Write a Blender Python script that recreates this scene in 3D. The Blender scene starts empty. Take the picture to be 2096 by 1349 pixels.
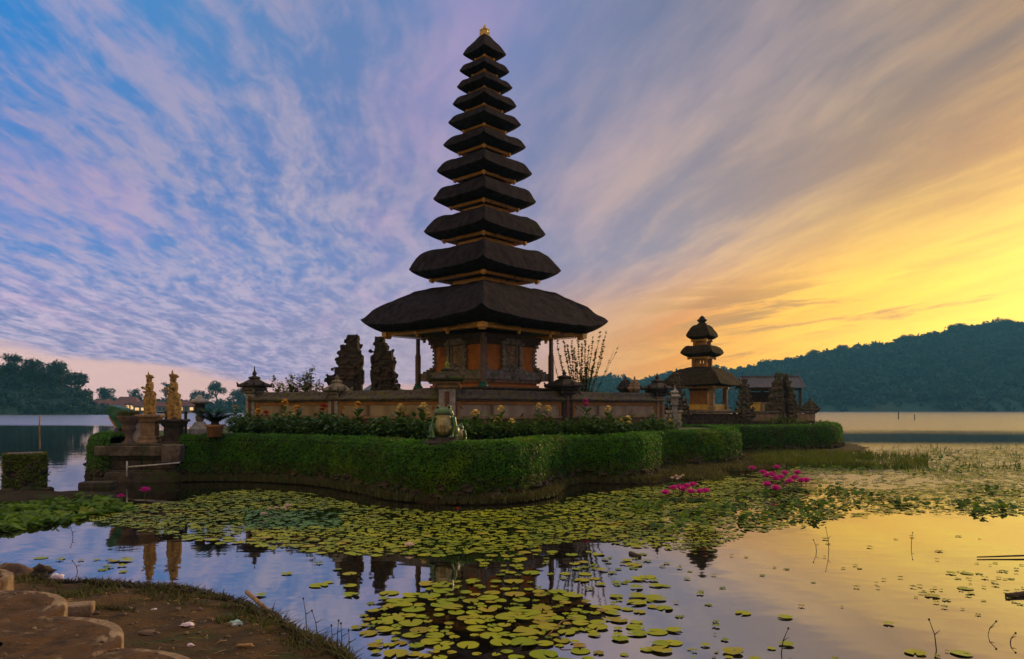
import bpy, bmesh, math, random
import numpy as np
from mathutils import Vector, Matrix, noise as mnoise

# ------------------------------------------------------------------ camera
F = 1514.0      # focal length in photo pixels (photo is 2096 wide)
HZ = 838.0      # photo row of the horizon
CX = 1048.0
H = 2.2         # camera height above the lake
S = bpy.context.scene
C = S.collection
cam = bpy.data.objects.new('camera', bpy.data.cameras.new('camera'))
C.objects.link(cam)
cam.location = (0, 0, H)
cam.rotation_euler = (math.pi / 2, 0, 0)
cam.data.sensor_width = 36.0
cam.data.lens = 36.0 * F / 2096.0
cam.data.shift_y = (HZ - 674.5) / 2096.0
cam.data.clip_start = 0.1
cam.data.clip_end = 20000
S.camera = cam
S.render.engine = 'CYCLES'
S.cycles.use_denoising = True
S.cycles.max_bounces = 6
S.cycles.diffuse_bounces = 2
S.cycles.glossy_bounces = 4
S.cycles.transmission_bounces = 2
S.cycles.volume_bounces = 0
S.cycles.caustics_reflective = False
S.cycles.caustics_refractive = False
S.cycles.sample_clamp_indirect = 4.0
S.view_settings.view_transform = 'Standard'
S.view_settings.look = 'None'
S.view_settings.gamma = 1.0
S.view_settings.exposure = 0.0

# ------------------------------------------------------------------ sky
SUN_AZ = math.radians(47)       # to the right of straight ahead, just out of frame
SUN_EL = math.radians(11)
GLOW_AZ = math.radians(38)      # where the cloud glows brightest
world = bpy.data.worlds.new("World")
S.world = world
world.use_nodes = True
nt = world.node_tree
nt.nodes.clear()

def lin(c):
    out = []
    for v in c[:3]:
        v = v / 255.0
        out.append(v / 12.92 if v <= 0.04045 else ((v + 0.055) / 1.055) ** 2.4)
    return tuple(out) + (1.0,)

class Nodes:
    """small helper for building node trees"""
    def __init__(self, tree):
        self.t = tree
    def new(self, typ, **kw):
        n = self.t.nodes.new(typ)
        for k, v in kw.items():
            setattr(n, k, v)
        return n
    def put(self, sock, v):
        if hasattr(v, 'is_linked') or hasattr(v, 'links'):
            self.t.links.new(v, sock)
        else:
            sock.default_value = v
    def m(self, op, a, b=None, c=None, clamp=False):
        n = self.new('ShaderNodeMath', operation=op, use_clamp=clamp)
        self.put(n.inputs[0], a)
        if b is not None: self.put(n.inputs[1], b)
        if c is not None: self.put(n.inputs[2], c)
        return n.outputs[0]
    def ss(self, v, lo, hi, a=0.0, b=1.0):
        n = self.new('ShaderNodeMapRange', interpolation_type='SMOOTHSTEP')
        self.put(n.inputs['Value'], v)
        self.put(n.inputs['From Min'], lo); self.put(n.inputs['From Max'], hi)
        self.put(n.inputs['To Min'], a); self.put(n.inputs['To Max'], b)
        return n.outputs['Result']
    def ramp(self, v, stops, interp='LINEAR'):
        n = self.new('ShaderNodeValToRGB')
        r = n.color_ramp
        r.interpolation = interp
        while len(r.elements) < len(stops):
            r.elements.new(0.5)
        for e, (p, c) in zip(r.elements, sorted(stops, key=lambda s: s[0])):
            e.position = p
            e.color = c if len(c) == 4 else tuple(c) + (1.0,)
        self.put(n.inputs[0], v)
        return n.outputs[0]
    def mix(self, fac, a, b, typ='MIX'):
        n = self.new('ShaderNodeMix', data_type='RGBA', blend_type=typ)
        n.clamp_factor = True
        self.put(n.inputs[0], fac); self.put(n.inputs[6], a); self.put(n.inputs[7], b)
        return n.outputs[2]
    def noise(self, vec, scale, detail=4.0, rough=0.55, dist=0.0):
        n = self.new('ShaderNodeTexNoise')
        if vec is not None: self.put(n.inputs['Vector'], vec)
        n.inputs['Scale'].default_value = scale
        n.inputs['Detail'].default_value = detail
        n.inputs['Roughness'].default_value = rough
        n.inputs['Distortion'].default_value = dist
        return n.outputs['Fac']
    def xyz(self, x, y, z):
        n = self.new('ShaderNodeCombineXYZ')
        self.put(n.inputs[0], x); self.put(n.inputs[1], y); self.put(n.inputs[2], z)
        return n.outputs[0]
    def sep(self, v):
        n = self.new('ShaderNodeSeparateXYZ')
        self.put(n.inputs[0], v)
        return n.outputs

def build_sky():
    n = Nodes(nt)
    d = n.new('ShaderNodeTexCoord').outputs['Generated']
    x, y, z = n.sep(d)
    hyp = n.m('SQRT', n.m('ADD', n.m('ADD', n.m('MULTIPLY', x, x), n.m('MULTIPLY', y, y)), 1e-6))
    el = n.m('MULTIPLY', n.m('ARCTAN2', z, hyp), 180 / math.pi)              # elevation, degrees
    dots = n.m('DIVIDE', n.m('ADD', n.m('MULTIPLY', x, math.sin(GLOW_AZ)), n.m('MULTIPLY', y, math.cos(GLOW_AZ))), hyp)
    a = n.m('DIVIDE', n.m('MULTIPLY', n.m('ARCCOSINE', n.m('MINIMUM', n.m('MAXIMUM', dots, -1), 1)), 180 / math.pi), 90.0)  # angle from the sun, 1 = 90 deg
    def R(*st):
        return n.ramp(a, [(p / 90.0, lin(c)) for p, c in st])
    # open sky and cloud colours at four heights
    clear_h = R((3, (116, 100, 94)), (12, (122, 112, 114)), (25, (114, 118, 146)), (40, (96, 124, 180)), (52, (98, 128, 180)), (62, (76, 134, 194)), (72, (26, 130, 206)), (90, (10, 110, 195)))
    cloud_h = R((3, (200, 150, 92)), (12, (180, 150, 130)), (25, (164, 148, 162)), (40, (138, 138, 182)), (55, (150, 148, 184)), (73, (148, 154, 200)), (90, (160, 155, 210)))
    clear_m = R((3, (206, 136, 48)), (11, (180, 134, 84)), (25, (148, 134, 144)), (40, (116, 122, 168)), (55, (98, 124, 186)), (73, (78, 128, 200)), (90, (60, 110, 190)))
    cloud_m = R((3, (252, 194, 66)), (11, (234, 182, 98)), (25, (206, 170, 146)), (40, (164, 148, 178)), (55, (176, 164, 190)), (73, (160, 150, 190)), (90, (160, 150, 200)))
    clear_l = R((3, (255, 196, 0)), (11, (250, 184, 0)), (18, (240, 166, 0)), (25, (230, 142, 0)), (32, (214, 146, 84)), (40, (170, 144, 162)), (55, (132, 124, 172)), (73, (118, 118, 174)), (90, (110, 110, 170)))
    cloud_l = R((3, (255, 216, 10)), (11, (255, 200, 0)), (18, (248, 184, 0)), (25, (240, 164, 36)), (32, (224, 162, 104)), (40, (186, 160, 174)), (55, (184, 166, 196)), (73, (206, 182, 206)), (90, (170, 160, 190)))
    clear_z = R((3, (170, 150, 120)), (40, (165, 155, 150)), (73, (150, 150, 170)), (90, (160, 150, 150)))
    glow_z = R((3, (240, 214, 160)), (40, (232, 212, 176)), (73, (222, 206, 186)), (90, (222, 206, 180)))  # with clear_z: overhead sky out of view, warmed as added fill
    horizon = R((3, (255, 186, 20)), (20, (240, 158, 30)), (27, (232, 146, 48)), (36, (220, 154, 110)), (50, (206, 162, 166)), (60, (226, 178, 166)), (75, (236, 190, 180)), (90, (220, 180, 180)))
    # cloud sheet: the directions meet a plane overhead, streaks run away from the camera
    zz = n.m('ADD', n.m('MAXIMUM', z, 0.0), 0.06)
    u = n.m('DIVIDE', x, zz); v = n.m('DIVIDE', y, zz)
    az = math.radians(-9)
    ua = n.m('SUBTRACT', n.m('MULTIPLY', u, math.cos(az)), n.m('MULTIPLY', v, math.sin(az)))
    va = n.m('ADD', n.m('MULTIPLY', u, math.sin(az)), n.m('MULTIPLY', v, math.cos(az)))
    pl = n.xyz(ua, n.m('MULTIPLY', va, 0.22), 0.0)
    warp = n.noise(n.xyz(ua, va, 3.0), 0.7, 2.0)
    pw = n.xyz(n.m('ADD', ua, n.m('MULTIPLY', n.m('SUBTRACT', warp, 0.5), 0.4)), n.m('MULTIPLY', va, 0.24), 7.0)
    n1 = n.noise(pl, 1.35, 5.0, 0.55, 0.1)
    n2 = n.noise(pw, 7.6, 5.0, 0.6, 0.08)
    n3 = n.noise(n.xyz(ua, n.m('MULTIPLY', va, 0.42), 11.0), 15.0, 4.0, 0.6, 0.5)
    left = n.ss(a, 0.36, 0.62)                                                # mottled ripples away from the sun
    fine = n.m('ADD', n.m('MULTIPLY', n2, 0.62), n.m('MULTIPLY', n3, 0.38))
    broad = n.m('ADD', n.m('MULTIPLY', n1, 0.72), n.m('MULTIPLY', n2, 0.28))
    k = n.m('ADD', n.m('MULTIPLY', broad, n.m('SUBTRACT', 1.0, n.m('MULTIPLY', left, 0.84))), n.m('MULTIPLY', fine, n.m('MULTIPLY', left, 0.84)))
    mask = n.ss(k, n.m('ADD', 0.39, n.m('MULTIPLY', left, 0.01)), n.m('ADD', 0.63, n.m('MULTIPLY', left, -0.01)))
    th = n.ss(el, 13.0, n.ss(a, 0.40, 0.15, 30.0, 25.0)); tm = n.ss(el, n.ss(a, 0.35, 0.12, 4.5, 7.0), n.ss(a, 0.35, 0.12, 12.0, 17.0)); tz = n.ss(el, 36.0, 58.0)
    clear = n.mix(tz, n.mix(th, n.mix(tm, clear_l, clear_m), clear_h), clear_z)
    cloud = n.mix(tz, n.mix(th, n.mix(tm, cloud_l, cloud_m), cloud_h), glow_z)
    col = n.mix(mask, clear, cloud)
    # thin pink edges high on the left
    pink = n.m('MULTIPLY', n.ss(n.noise(pw, 2.2, 4.0, 0.6, 0.1), 0.52, 0.72), n.m('MULTIPLY', n.ss(a, 0.3, 0.5), 0.38))
    col = n.mix(n.m('MULTIPLY', pink, n.ss(el, 40.0, 30.0)), col, lin((206, 164, 196)))
    # dark bars of cloud low in front of the glow
    azd = n.m('MULTIPLY', n.m('ARCTAN2', x, y), 180 / math.pi)
    tilt = n.m('ADD', el, n.m('MULTIPLY', azd, -0.10))
    bars = n.noise(n.xyz(n.m('MULTIPLY', azd, 0.075), n.m('MULTIPLY', tilt, 0.62), 2.3), 1.0, 5.0, 0.62, 0.6)
    near = n.m('MULTIPLY', n.ss(a, 0.36, 0.22), n.m('MULTIPLY', n.ss(el, 1.6, 3.4), n.ss(el, 11.0, 7.0)))
    bm = n.m('MULTIPLY', n.ss(bars, 0.49, 0.62), near)
    col = n.mix(n.m('MULTIPLY', bm, 0.85), col, lin((168, 112, 40)))
    # peach strip under the stratus on the left, warm strip at the right
    wob = n.m('MULTIPLY', n.m('SUBTRACT', n.noise(n.xyz(n.m('MULTIPLY', azd, 0.12), n.m('MULTIPLY', el, 0.5), 0.0), 1.0, 4.0), 0.5), 1.6)
    edge = n.m('ADD', n.m('ADD', 1.7, n.m('MULTIPLY', n.m('MAXIMUM', n.m('SUBTRACT', a, 0.60), 0.0), 11.0)), wob)
    low = n.ss(n.m('SUBTRACT', el, edge), 0.55, -0.25)
    lowfac = n.m('MULTIPLY', low, n.ss(a, 0.30, 0.45, 0.55, 0.9))
    col = n.mix(lowfac, col, horizon)
    glow = n.m('ADD', 1.0, n.m('MULTIPLY', n.m('MULTIPLY', n.ss(a, 0.36, 0.10), n.ss(el, 15.0, 6.0)), 0.40))
    # warm fill light added to the unseen sky behind the camera
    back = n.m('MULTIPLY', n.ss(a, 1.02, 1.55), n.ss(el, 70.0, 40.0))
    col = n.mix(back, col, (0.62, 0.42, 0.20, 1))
    # soft grey towards the ground, below the horizon
    col = n.mix(n.ss(el, -1.0, -12.0), col, (0.05, 0.05, 0.055, 1))
    sky = n.new('ShaderNodeTexSky', sky_type='NISHITA')
    sky.sun_disc = False
    sky.sun_elevation = SUN_EL
    sky.sun_rotation = SUN_AZ
    sky.air_density = 1.0; sky.dust_density = 1.5; sky.ozone_density = 2.0
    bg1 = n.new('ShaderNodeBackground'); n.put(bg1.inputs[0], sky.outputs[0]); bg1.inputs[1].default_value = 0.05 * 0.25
    bg2 = n.new('ShaderNodeBackground'); n.put(bg2.inputs[0], n.mix(1.0, col, n.xyz(glow, glow, glow), 'MULTIPLY')); n.put(bg2.inputs[1], n.m('ADD', n.ss(el, 34.0, 62.0, 1.0, 1.8), n.ss(el, 18.0, 3.0, 0.0, 0.22)))  # overhead part boosted to add ambient fill
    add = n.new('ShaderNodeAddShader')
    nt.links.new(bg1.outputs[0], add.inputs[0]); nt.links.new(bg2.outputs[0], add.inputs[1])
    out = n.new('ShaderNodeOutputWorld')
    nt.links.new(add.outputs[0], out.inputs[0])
build_sky()

# ------------------------------------------------------------------ sun, low at the right behind thin cloud
sun = bpy.data.objects.new('sun', bpy.data.lights.new('sun', 'SUN'))
C.objects.link(sun)
sun.data.energy = 3.0
sun.data.angle = math.radians(6)
sun.data.color = (1.0, 0.66, 0.30)
sd = Vector((math.sin(SUN_AZ) * math.cos(SUN_EL), math.cos(SUN_AZ) * math.cos(SUN_EL), math.sin(SUN_EL)))
sun.rotation_euler = sd.to_track_quat('Z', 'Y').to_euler()

# ------------------------------------------------------------------ helpers
rng = np.random.default_rng(7)
random.seed(7)
PI = math.pi
def WX(px, d): return (px - CX) * d / F
def ZZ(py, d): return H - (py - HZ) * d / F
def on(px, py, z=0.0):
    """ground point at height z seen at photo pixel (px, py)"""
    d = (H - z) * F / (py - HZ)
    return Vector((WX(px, d), d, z))

def tag(o, label=None, cat=None, group=None, kind=None):
    if label: o['label'] = label
    if cat: o['category'] = cat
    if group: o['group'] = group
    if kind: o['kind'] = kind
    return o

def empty(name, loc, rz=0.0, label=None, cat=None, group=None):
    o = bpy.data.objects.new(name, None)
    o.empty_display_size = 0.2
    C.objects.link(o)
    o.location = loc
    o.rotation_euler = (0, 0, rz)
    return tag(o, label, cat, group)

def copy_tree(o, parent=None):
    c = o.copy()
    C.objects.link(c)
    if parent is not None: c.parent = parent
    for ch in o.children:
        copy_tree(ch, c)
    return c

def np_mesh(name, V, Fq, m, parent=None, smooth=False, attr=None):
    """V (n,3), Fq (k,3 or 4) arrays -> one mesh object"""
    me = bpy.data.meshes.new(name)
    V = np.asarray(V, dtype=np.float32); Fq = np.asarray(Fq, dtype=np.int32)
    k = Fq.shape[1]
    me.vertices.add(len(V)); me.vertices.foreach_set('co', V.ravel())
    me.loops.add(Fq.size); me.loops.foreach_set('vertex_index', Fq.ravel())
    me.polygons.add(len(Fq))
    me.polygons.foreach_set('loop_start', np.arange(0, Fq.size, k, dtype=np.int32))
    me.polygons.foreach_set('loop_total', np.full(len(Fq), k, dtype=np.int32))
    if smooth: me.polygons.foreach_set('use_smooth', np.ones(len(Fq), dtype=bool))
    if attr is not None:
        at = me.attributes.new('tint', 'FLOAT', 'POINT')
        at.data.foreach_set('value', np.asarray(attr, dtype=np.float32))
    me.update(calc_edges=True)
    me.materials.append(m)
    o = bpy.data.objects.new(name, me)
    C.objects.link(o)
    if parent is not None: o.parent = parent
    return o

class MB:
    """collects simple solids into one mesh"""
    def __init__(self):
        self.v = []; self.f = []; self.s = []
    def add(self, vs, fs, smooth=False, M=None):
        b = len(self.v)
        for p in vs:
            p = Vector(p)
            self.v.append(tuple(M @ p) if M is not None else tuple(p))
        for q in fs:
            self.f.append(tuple(i + b for i in q)); self.s.append(smooth)
    def box(self, c, s, rz=0.0, taper=1.0, M=None, tilt=None):
        x, y, z = s[0] / 2, s[1] / 2, s[2] / 2
        t = taper if isinstance(taper, (tuple, list)) else (taper, taper)
        vs = [(-x, -y, -z), (x, -y, -z), (x, y, -z), (-x, y, -z),
              (-x * t[0], -y * t[1], z), (x * t[0], -y * t[1], z), (x * t[0], y * t[1], z), (-x * t[0], y * t[1], z)]
        T = Matrix.Translation(c) @ Matrix.Rotation(rz, 4, 'Z')
        if tilt: T = T @ Matrix.Rotation(tilt[0], 4, 'X') @ Matrix.Rotation(tilt[1], 4, 'Y')
        if M is not None: T = M @ T
        self.add(vs, [(3, 2, 1, 0), (4, 5, 6, 7), (0, 1, 5, 4), (1, 2, 6, 5), (2, 3, 7, 6), (3, 0, 4, 7)], False, T)
    def lathe(self, prof, seg=16, c=(0, 0, 0), smooth=True, M=None, sx=1.0, sy=1.0, rz=0.0, cap=True):
        vs = []; fs = []
        for r, z in prof:
            for i in range(seg):
                a = 2 * PI * i / seg + rz
                vs.append((c[0] + sx * r * math.cos(a), c[1] + sy * r * math.sin(a), c[2] + z))
        for j in range(len(prof) - 1):
            for i in range(seg):
                k = (i + 1) % seg
                fs.append((j * seg + i, j * seg + k, (j + 1) * seg + k, (j + 1) * seg + i))
        if cap:
            fs.append(tuple(range(seg - 1, -1, -1)))
            fs.append(tuple((len(prof) - 1) * seg + i for i in range(seg)))
        self.add(vs, fs, smooth, M)
    def tube(self, pts, rad, seg=7, smooth=True, M=None):
        pts = [Vector(p) for p in pts]
        if not isinstance(rad, (list, tuple)): rad = [rad] * len(pts)
        vs = []; fs = []
        for j, p in enumerate(pts):
            t = (pts[min(j + 1, len(pts) - 1)] - pts[max(j - 1, 0)])
            if t.length < 1e-6: t = Vector((0, 0, 1))
            t.normalize()
            ref = Vector((0, 0, 1)) if abs(t.z) < 0.9 else Vector((1, 0, 0))
            a = t.cross(ref).normalized(); b = t.cross(a)
            for i in range(seg):
                w = 2 * PI * i / seg
                vs.append(p + (a * math.cos(w) + b * math.sin(w)) * rad[j])
        for j in range(len(pts) - 1):
            for i in range(seg):
                k = (i + 1) % seg
                fs.append((j * seg + i, (j + 1) * seg + i, (j + 1) * seg + k, j * seg + k))
        fs.append(tuple(range(seg))); fs.append(tuple((len(pts) - 1) * seg + i for i in range(seg - 1, -1, -1)))
        self.add(vs, fs, smooth, M)
    def prism(self, outline, y0, y1, M=None):
        """outline in x,z extruded along y"""
        n = len(outline)
        vs = [(p[0], y0, p[1]) for p in outline] + [(p[0], y1, p[1]) for p in outline]
        fs = [tuple(range(n)), tuple(range(2 * n - 1, n - 1, -1))]
        fs += [(i, i + n, (i + 1) % n + n, (i + 1) % n) for i in range(n)]
        self.add(vs, fs, False, M)
    def ball(self, c, r, seg=12, rings=8, sc=(1, 1, 1), M=None, rot=None, jit=0.0, seed=0):
        rr = random.Random(seed)
        vs = [(0, 0, -1)]; fs = []
        for j in range(1, rings):
            t = PI * j / rings
            for i in range(seg):
                a = 2 * PI * i / seg
                vs.append((math.sin(t) * math.cos(a), math.sin(t) * math.sin(a), -math.cos(t)))
        vs.append((0, 0, 1))
        for i in range(seg):
            k = (i + 1) % seg
            fs.append((0, 1 + k, 1 + i))
            for j in range(rings - 2):
                fs.append((1 + j * seg + i, 1 + j * seg + k, 1 + (j + 1) * seg + k, 1 + (j + 1) * seg + i))
            fs.append((1 + (rings - 2) * seg + i, 1 + (rings - 2) * seg + k, len(vs) - 1))
        T = Matrix.Translation(c)
        if rot is not None: T = T @ rot
        out = []
        for p in vs:
            q = Vector(p)
            g = 1 + jit * (mnoise.noise(q * 1.7 + Vector((seed * 3.1, seed, 0))) * 1.6)
            out.append((q.x * r * sc[0] * g, q.y * r * sc[1] * g, q.z * r * sc[2] * g))
        if M is not None: T = M @ T
        self.add(out, fs, True, T)
    def build(self, name, m, parent=None, bevel=0.0, remesh=0.0, disp=0.0, dscale=0.2, jitter=0.0):
        me = bpy.data.meshes.new(name)
        me.from_pydata(self.v, [], self.f)
        bm = bmesh.new(); bm.from_mesh(me)
        for fc, s in zip(bm.faces, self.s): fc.smooth = s
        bmesh.ops.recalc_face_normals(bm, faces=bm.faces)
        if bevel > 0:
            ed = [e for e in bm.edges if len(e.link_faces) == 2 and e.calc_face_angle(0) > 0.6 and not e.link_faces[0].smooth]
            bmesh.ops.bevel(bm, geom=ed, offset=bevel, segments=1, affect='EDGES', profile=0.5, clamp_overlap=True)
        if jitter > 0:
            for v in bm.verts:
                v.co += Vector((random.uniform(-1, 1), random.uniform(-1, 1), random.uniform(-1, 1))) * jitter
        bm.to_mesh(me); bm.free()
        me.materials.append(m)
        o = bpy.data.objects.new(name, me)
        C.objects.link(o)
        if parent is not None: o.parent = parent
        if remesh > 0:
            md = o.modifiers.new('fuse', 'REMESH'); md.mode = 'VOXEL'; md.voxel_size = remesh; md.use_smooth_shade = True
        if disp > 0:
            tx = bpy.data.textures.new(name + '_wear', 'CLOUDS'); tx.noise_scale = dscale; tx.noise_depth = 3
            md = o.modifiers.new('wear', 'DISPLACE'); md.texture = tx; md.strength = disp; md.mid_level = 0.5; md.texture_coords = 'LOCAL'
        return o

# ------------------------------------------------------------------ materials
def mat(name, c1, c2=None, c3=None, scale=3.0, rough=0.75, bump=0.25, bscale=14.0, bdist=0.02, metal=0.0, spec=0.3,
        stretch=(1, 1, 1), leaf=False, spread=(0.36, 0.64), c3scale=1.1, c3lo=0.56, tint=None, coat=0.0):
    m = bpy.data.materials.new(name)
    m.use_nodes = True
    t = m.node_tree
    n = Nodes(t)
    b = t.nodes['Principled BSDF']
    tc = n.new('ShaderNodeTexCoord')
    mp = n.new('ShaderNodeMapping'); mp.inputs['Scale'].default_value = stretch
    t.links.new(tc.outputs['Object'], mp.inputs[0])
    vec = mp.outputs[0]
    c1 = tuple(c1) + (1,)
    col = c1
    if c2 is not None:
        col = n.mix(n.ss(n.noise(vec, scale, 6.0, 0.62, 0.2), spread[0], spread[1]), c1, tuple(c2) + (1,))
    if c3 is not None:
        col = n.mix(n.ss(n.noise(vec, c3scale * scale / 3.0, 5.0, 0.6, 0.5), c3lo, c3lo + 0.12), col, tuple(c3) + (1,))
    if tint is not None:
        at = n.new('ShaderNodeAttribute', attribute_name='tint')
        col = n.mix(at.outputs['Fac'], col, tuple(tint) + (1,))
    n.put(b.inputs['Base Color'], col)
    b.inputs['Roughness'].default_value = rough
    b.inputs['Metallic'].default_value = metal
    b.inputs['Specular IOR Level'].default_value = spec
    b.inputs['Coat Weight'].default_value = coat
    if bump > 0:
        bp = n.new('ShaderNodeBump')
        bp.inputs['Strength'].default_value = bump
        bp.inputs['Distance'].default_value = bdist
        n.put(bp.inputs['Height'], n.noise(vec, bscale, 6.0, 0.65))
        t.links.new(bp.outputs[0], b.inputs['Normal'])
    if leaf:
        tr = n.new('ShaderNodeBsdfTranslucent')
        n.put(tr.inputs[0], col)
        mx = n.new('ShaderNodeMixShader'); mx.inputs[0].default_value = 0.35
        t.links.new(b.outputs[0], mx.inputs[1]); t.links.new(tr.outputs[0], mx.inputs[2])
        t.links.new(mx.outputs[0], t.nodes['Material Output'].inputs[0])
    return m

M = {}
M['thatch'] = mat('thatch', (0.013, 0.009, 0.012), (0.032, 0.024, 0.028), (0.026, 0.036, 0.014), 5.0, 0.95, 1.0, 30, 0.07, spec=0.08, stretch=(1, 1, 0.3), c3lo=0.64, c3scale=0.5)
M['thatch_old'] = mat('thatch_old', (0.020, 0.014, 0.008), (0.040, 0.027, 0.014), (0.028, 0.032, 0.010), 5.0, 0.95, 0.9, 26, 0.05, spec=0.1)
M['gold'] = mat('gilt_wood', (0.46, 0.21, 0.025), (0.64, 0.33, 0.045), (0.12, 0.055, 0.02), 9.0, 0.5, 0.5, 30, 0.02, spec=0.4)
M['gold_bright'] = mat('gilt_finial', (0.52, 0.33, 0.05), (0.70, 0.48, 0.10), (0.14, 0.08, 0.03), 9.0, 0.4, 0.5, 30, 0.02, spec=0.5, metal=0.3)
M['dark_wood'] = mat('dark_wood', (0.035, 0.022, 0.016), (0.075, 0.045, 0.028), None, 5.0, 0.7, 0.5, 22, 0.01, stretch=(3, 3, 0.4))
M['post'] = mat('painted_post', (0.085, 0.050, 0.040), (0.13, 0.08, 0.06), (0.03, 0.06, 0.05), 4.0, 0.65, 0.4, 20, 0.01)
M['orange'] = mat('orange_plaster', (0.44, 0.155, 0.026), (0.32, 0.105, 0.02), (0.18, 0.07, 0.02), 3.0, 0.85, 0.3, 18, 0.01)
M['stone'] = mat('carved_stone', (0.22, 0.19, 0.15), (0.12, 0.10, 0.08), (0.07, 0.08, 0.045), 6.0, 0.9, 0.9, 16, 0.05)
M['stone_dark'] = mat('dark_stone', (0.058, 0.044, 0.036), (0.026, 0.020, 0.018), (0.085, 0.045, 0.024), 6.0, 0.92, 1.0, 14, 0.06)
M['stone_pale'] = mat('pale_stone', (0.34, 0.31, 0.28), (0.22, 0.20, 0.18), (0.12, 0.12, 0.08), 5.0, 0.9, 0.7, 18, 0.03)
M['stone_warm'] = mat('warm_stone', (0.30, 0.19, 0.10), (0.18, 0.12, 0.07), (0.09, 0.085, 0.05), 5.0, 0.9, 0.8, 16, 0.04)
M['moss_stone'] = mat('mossy_stone', (0.095, 0.070, 0.048), (0.045, 0.035, 0.025), (0.050, 0.068, 0.014), 5.0, 0.95, 1.0, 14, 0.06, c3lo=0.52)
M['coping'] = mat('mossy_coping', (0.11, 0.09, 0.07), (0.048, 0.038, 0.030), (0.10, 0.095, 0.02), 7.0, 0.95, 1.0, 18, 0.06, c3lo=0.55)
M['white_panel'] = mat('white_panel', (0.33, 0.25, 0.16), (0.23, 0.165, 0.10), (0.12, 0.075, 0.04), 2.6, 0.85, 0.25, 18, 0.01, stretch=(1, 1, 0.4), c3lo=0.6)
M['ochre'] = mat('ochre_band', (0.34, 0.155, 0.040), (0.24, 0.11, 0.035), (0.2, 0.12, 0.06), 4.0, 0.85, 0.3, 18, 0.01)
M['red_brick'] = mat('dark_red_brick', (0.16, 0.065, 0.042), (0.10, 0.045, 0.032), (0.06, 0.05, 0.03), 8.0, 0.9, 0.7, 22, 0.03)
M['statue'] = mat('yellowed_stone', (0.40, 0.24, 0.065), (0.22, 0.125, 0.040), (0.085, 0.05, 0.025), 10.0, 0.85, 0.9, 22, 0.03, c3lo=0.52)
M['terracotta'] = mat('terracotta', (0.42, 0.21, 0.085), (0.32, 0.15, 0.06), (0.16, 0.10, 0.06), 6.0, 0.8, 0.3, 20, 0.01)
M['iron'] = mat('dark_iron', (0.016, 0.016, 0.018), (0.03, 0.025, 0.022), None, 8.0, 0.5, 0.2, 30, 0.005)
M['pipe'] = mat('pale_pipe', (0.50, 0.47, 0.44), (0.34, 0.31, 0.28), None, 6.0, 0.5, 0.2, 30, 0.005)
M['lawn'] = mat('lawn_soil', (0.055, 0.085, 0.016), (0.035, 0.06, 0.012), (0.06, 0.045, 0.02), 3.0, 0.95, 0.7, 20, 0.05)
M['mud'] = mat('mud', (0.050, 0.034, 0.016), (0.026, 0.019, 0.011), (0.040, 0.052, 0.010), 4.0, 0.95, 0.8, 9, 0.06, c3lo=0.55, spec=0.08)
M['soil'] = mat('brown_soil', (0.098, 0.050, 0.010), (0.048, 0.027, 0.007), (0.040, 0.052, 0.010), 2.6, 0.95, 1.0, 22, 0.05, c3lo=0.57)
M['hedge'] = mat('hedge_leaf', (0.062, 0.215, 0.002), (0.030, 0.115, 0.002), (0.13, 0.26, 0.005), 1.5, 0.6, 0, leaf=True, tint=(0.10, 0.085, 0.012))
M['hedge_core'] = mat('hedge_twigs', (0.012, 0.020, 0.005), (0.02, 0.03, 0.008), None, 6.0, 1.0, 0.5, 20, 0.05)
M['leaf'] = mat('shrub_leaf', (0.10, 0.15, 0.014), (0.05, 0.085, 0.012), None, 2.0, 0.6, 0, leaf=True, tint=(0.19, 0.18, 0.02), spec=0.12)
M['broad_leaf'] = mat('broad_leaf', (0.045, 0.12, 0.014), (0.024, 0.070, 0.012), None, 2.0, 0.45, 0.2, 12, 0.01, leaf=True, tint=(0.13, 0.18, 0.02), spec=0.25)
M['forest'] = mat('hazed_forest_leaf', (0.024, 0.054, 0.050), (0.034, 0.066, 0.054), (0.046, 0.058, 0.044), 0.05, 0.9, 0, spec=0.1)  # blue of the distant haze is mixed into the leaf colour
M['bark'] = mat('bark', (0.075, 0.050, 0.032), (0.045, 0.030, 0.02), None, 4.0, 0.95, 0.8, 14, 0.03, stretch=(2, 2, 0.4))
M['stem'] = mat('green_stem', (0.07, 0.10, 0.025), (0.05, 0.07, 0.02), None, 4.0, 0.7, 0)
M['yellow_petal'] = mat('yellow_petal', (0.86, 0.62, 0.12), (0.90, 0.76, 0.36), None, 20.0, 0.6, 0, leaf=True)
M['orange_petal'] = mat('orange_petal', (0.82, 0.40, 0.05), (0.86, 0.58, 0.12), None, 20.0, 0.6, 0, leaf=True)
M['red_petal'] = mat('red_petal', (0.55, 0.015, 0.02), (0.42, 0.01, 0.015), None, 20.0, 0.6, 0, leaf=True)
M['pink_petal'] = mat('pink_petal', (0.70, 0.03, 0.36), (0.55, 0.015, 0.26), None, 12.0, 0.55, 0, leaf=True)
M['white_petal'] = mat('white_petal', (0.80, 0.62, 0.52), (0.74, 0.52, 0.46), None, 12.0, 0.55, 0, leaf=True)
M['pad'] = mat('lily_pad', (0.31, 0.33, 0.006), (0.18, 0.25, 0.006), (0.34, 0.24, 0.015), 3.2, 0.55, 0.25, 20, 0.008, spec=0.14, tint=(0.30, 0.15, 0.035), c3lo=0.58)
def vary(m, cols):
    """each object of its own shade"""
    t = m.node_tree; n = Nodes(t); b = t.nodes['Principled BSDF']
    old = b.inputs['Base Color'].links[0].from_socket
    oi = n.new('ShaderNodeObjectInfo')
    n.put(b.inputs['Base Color'], n.mix(0.55, old, n.ramp(oi.outputs['Random'], cols)))
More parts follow.
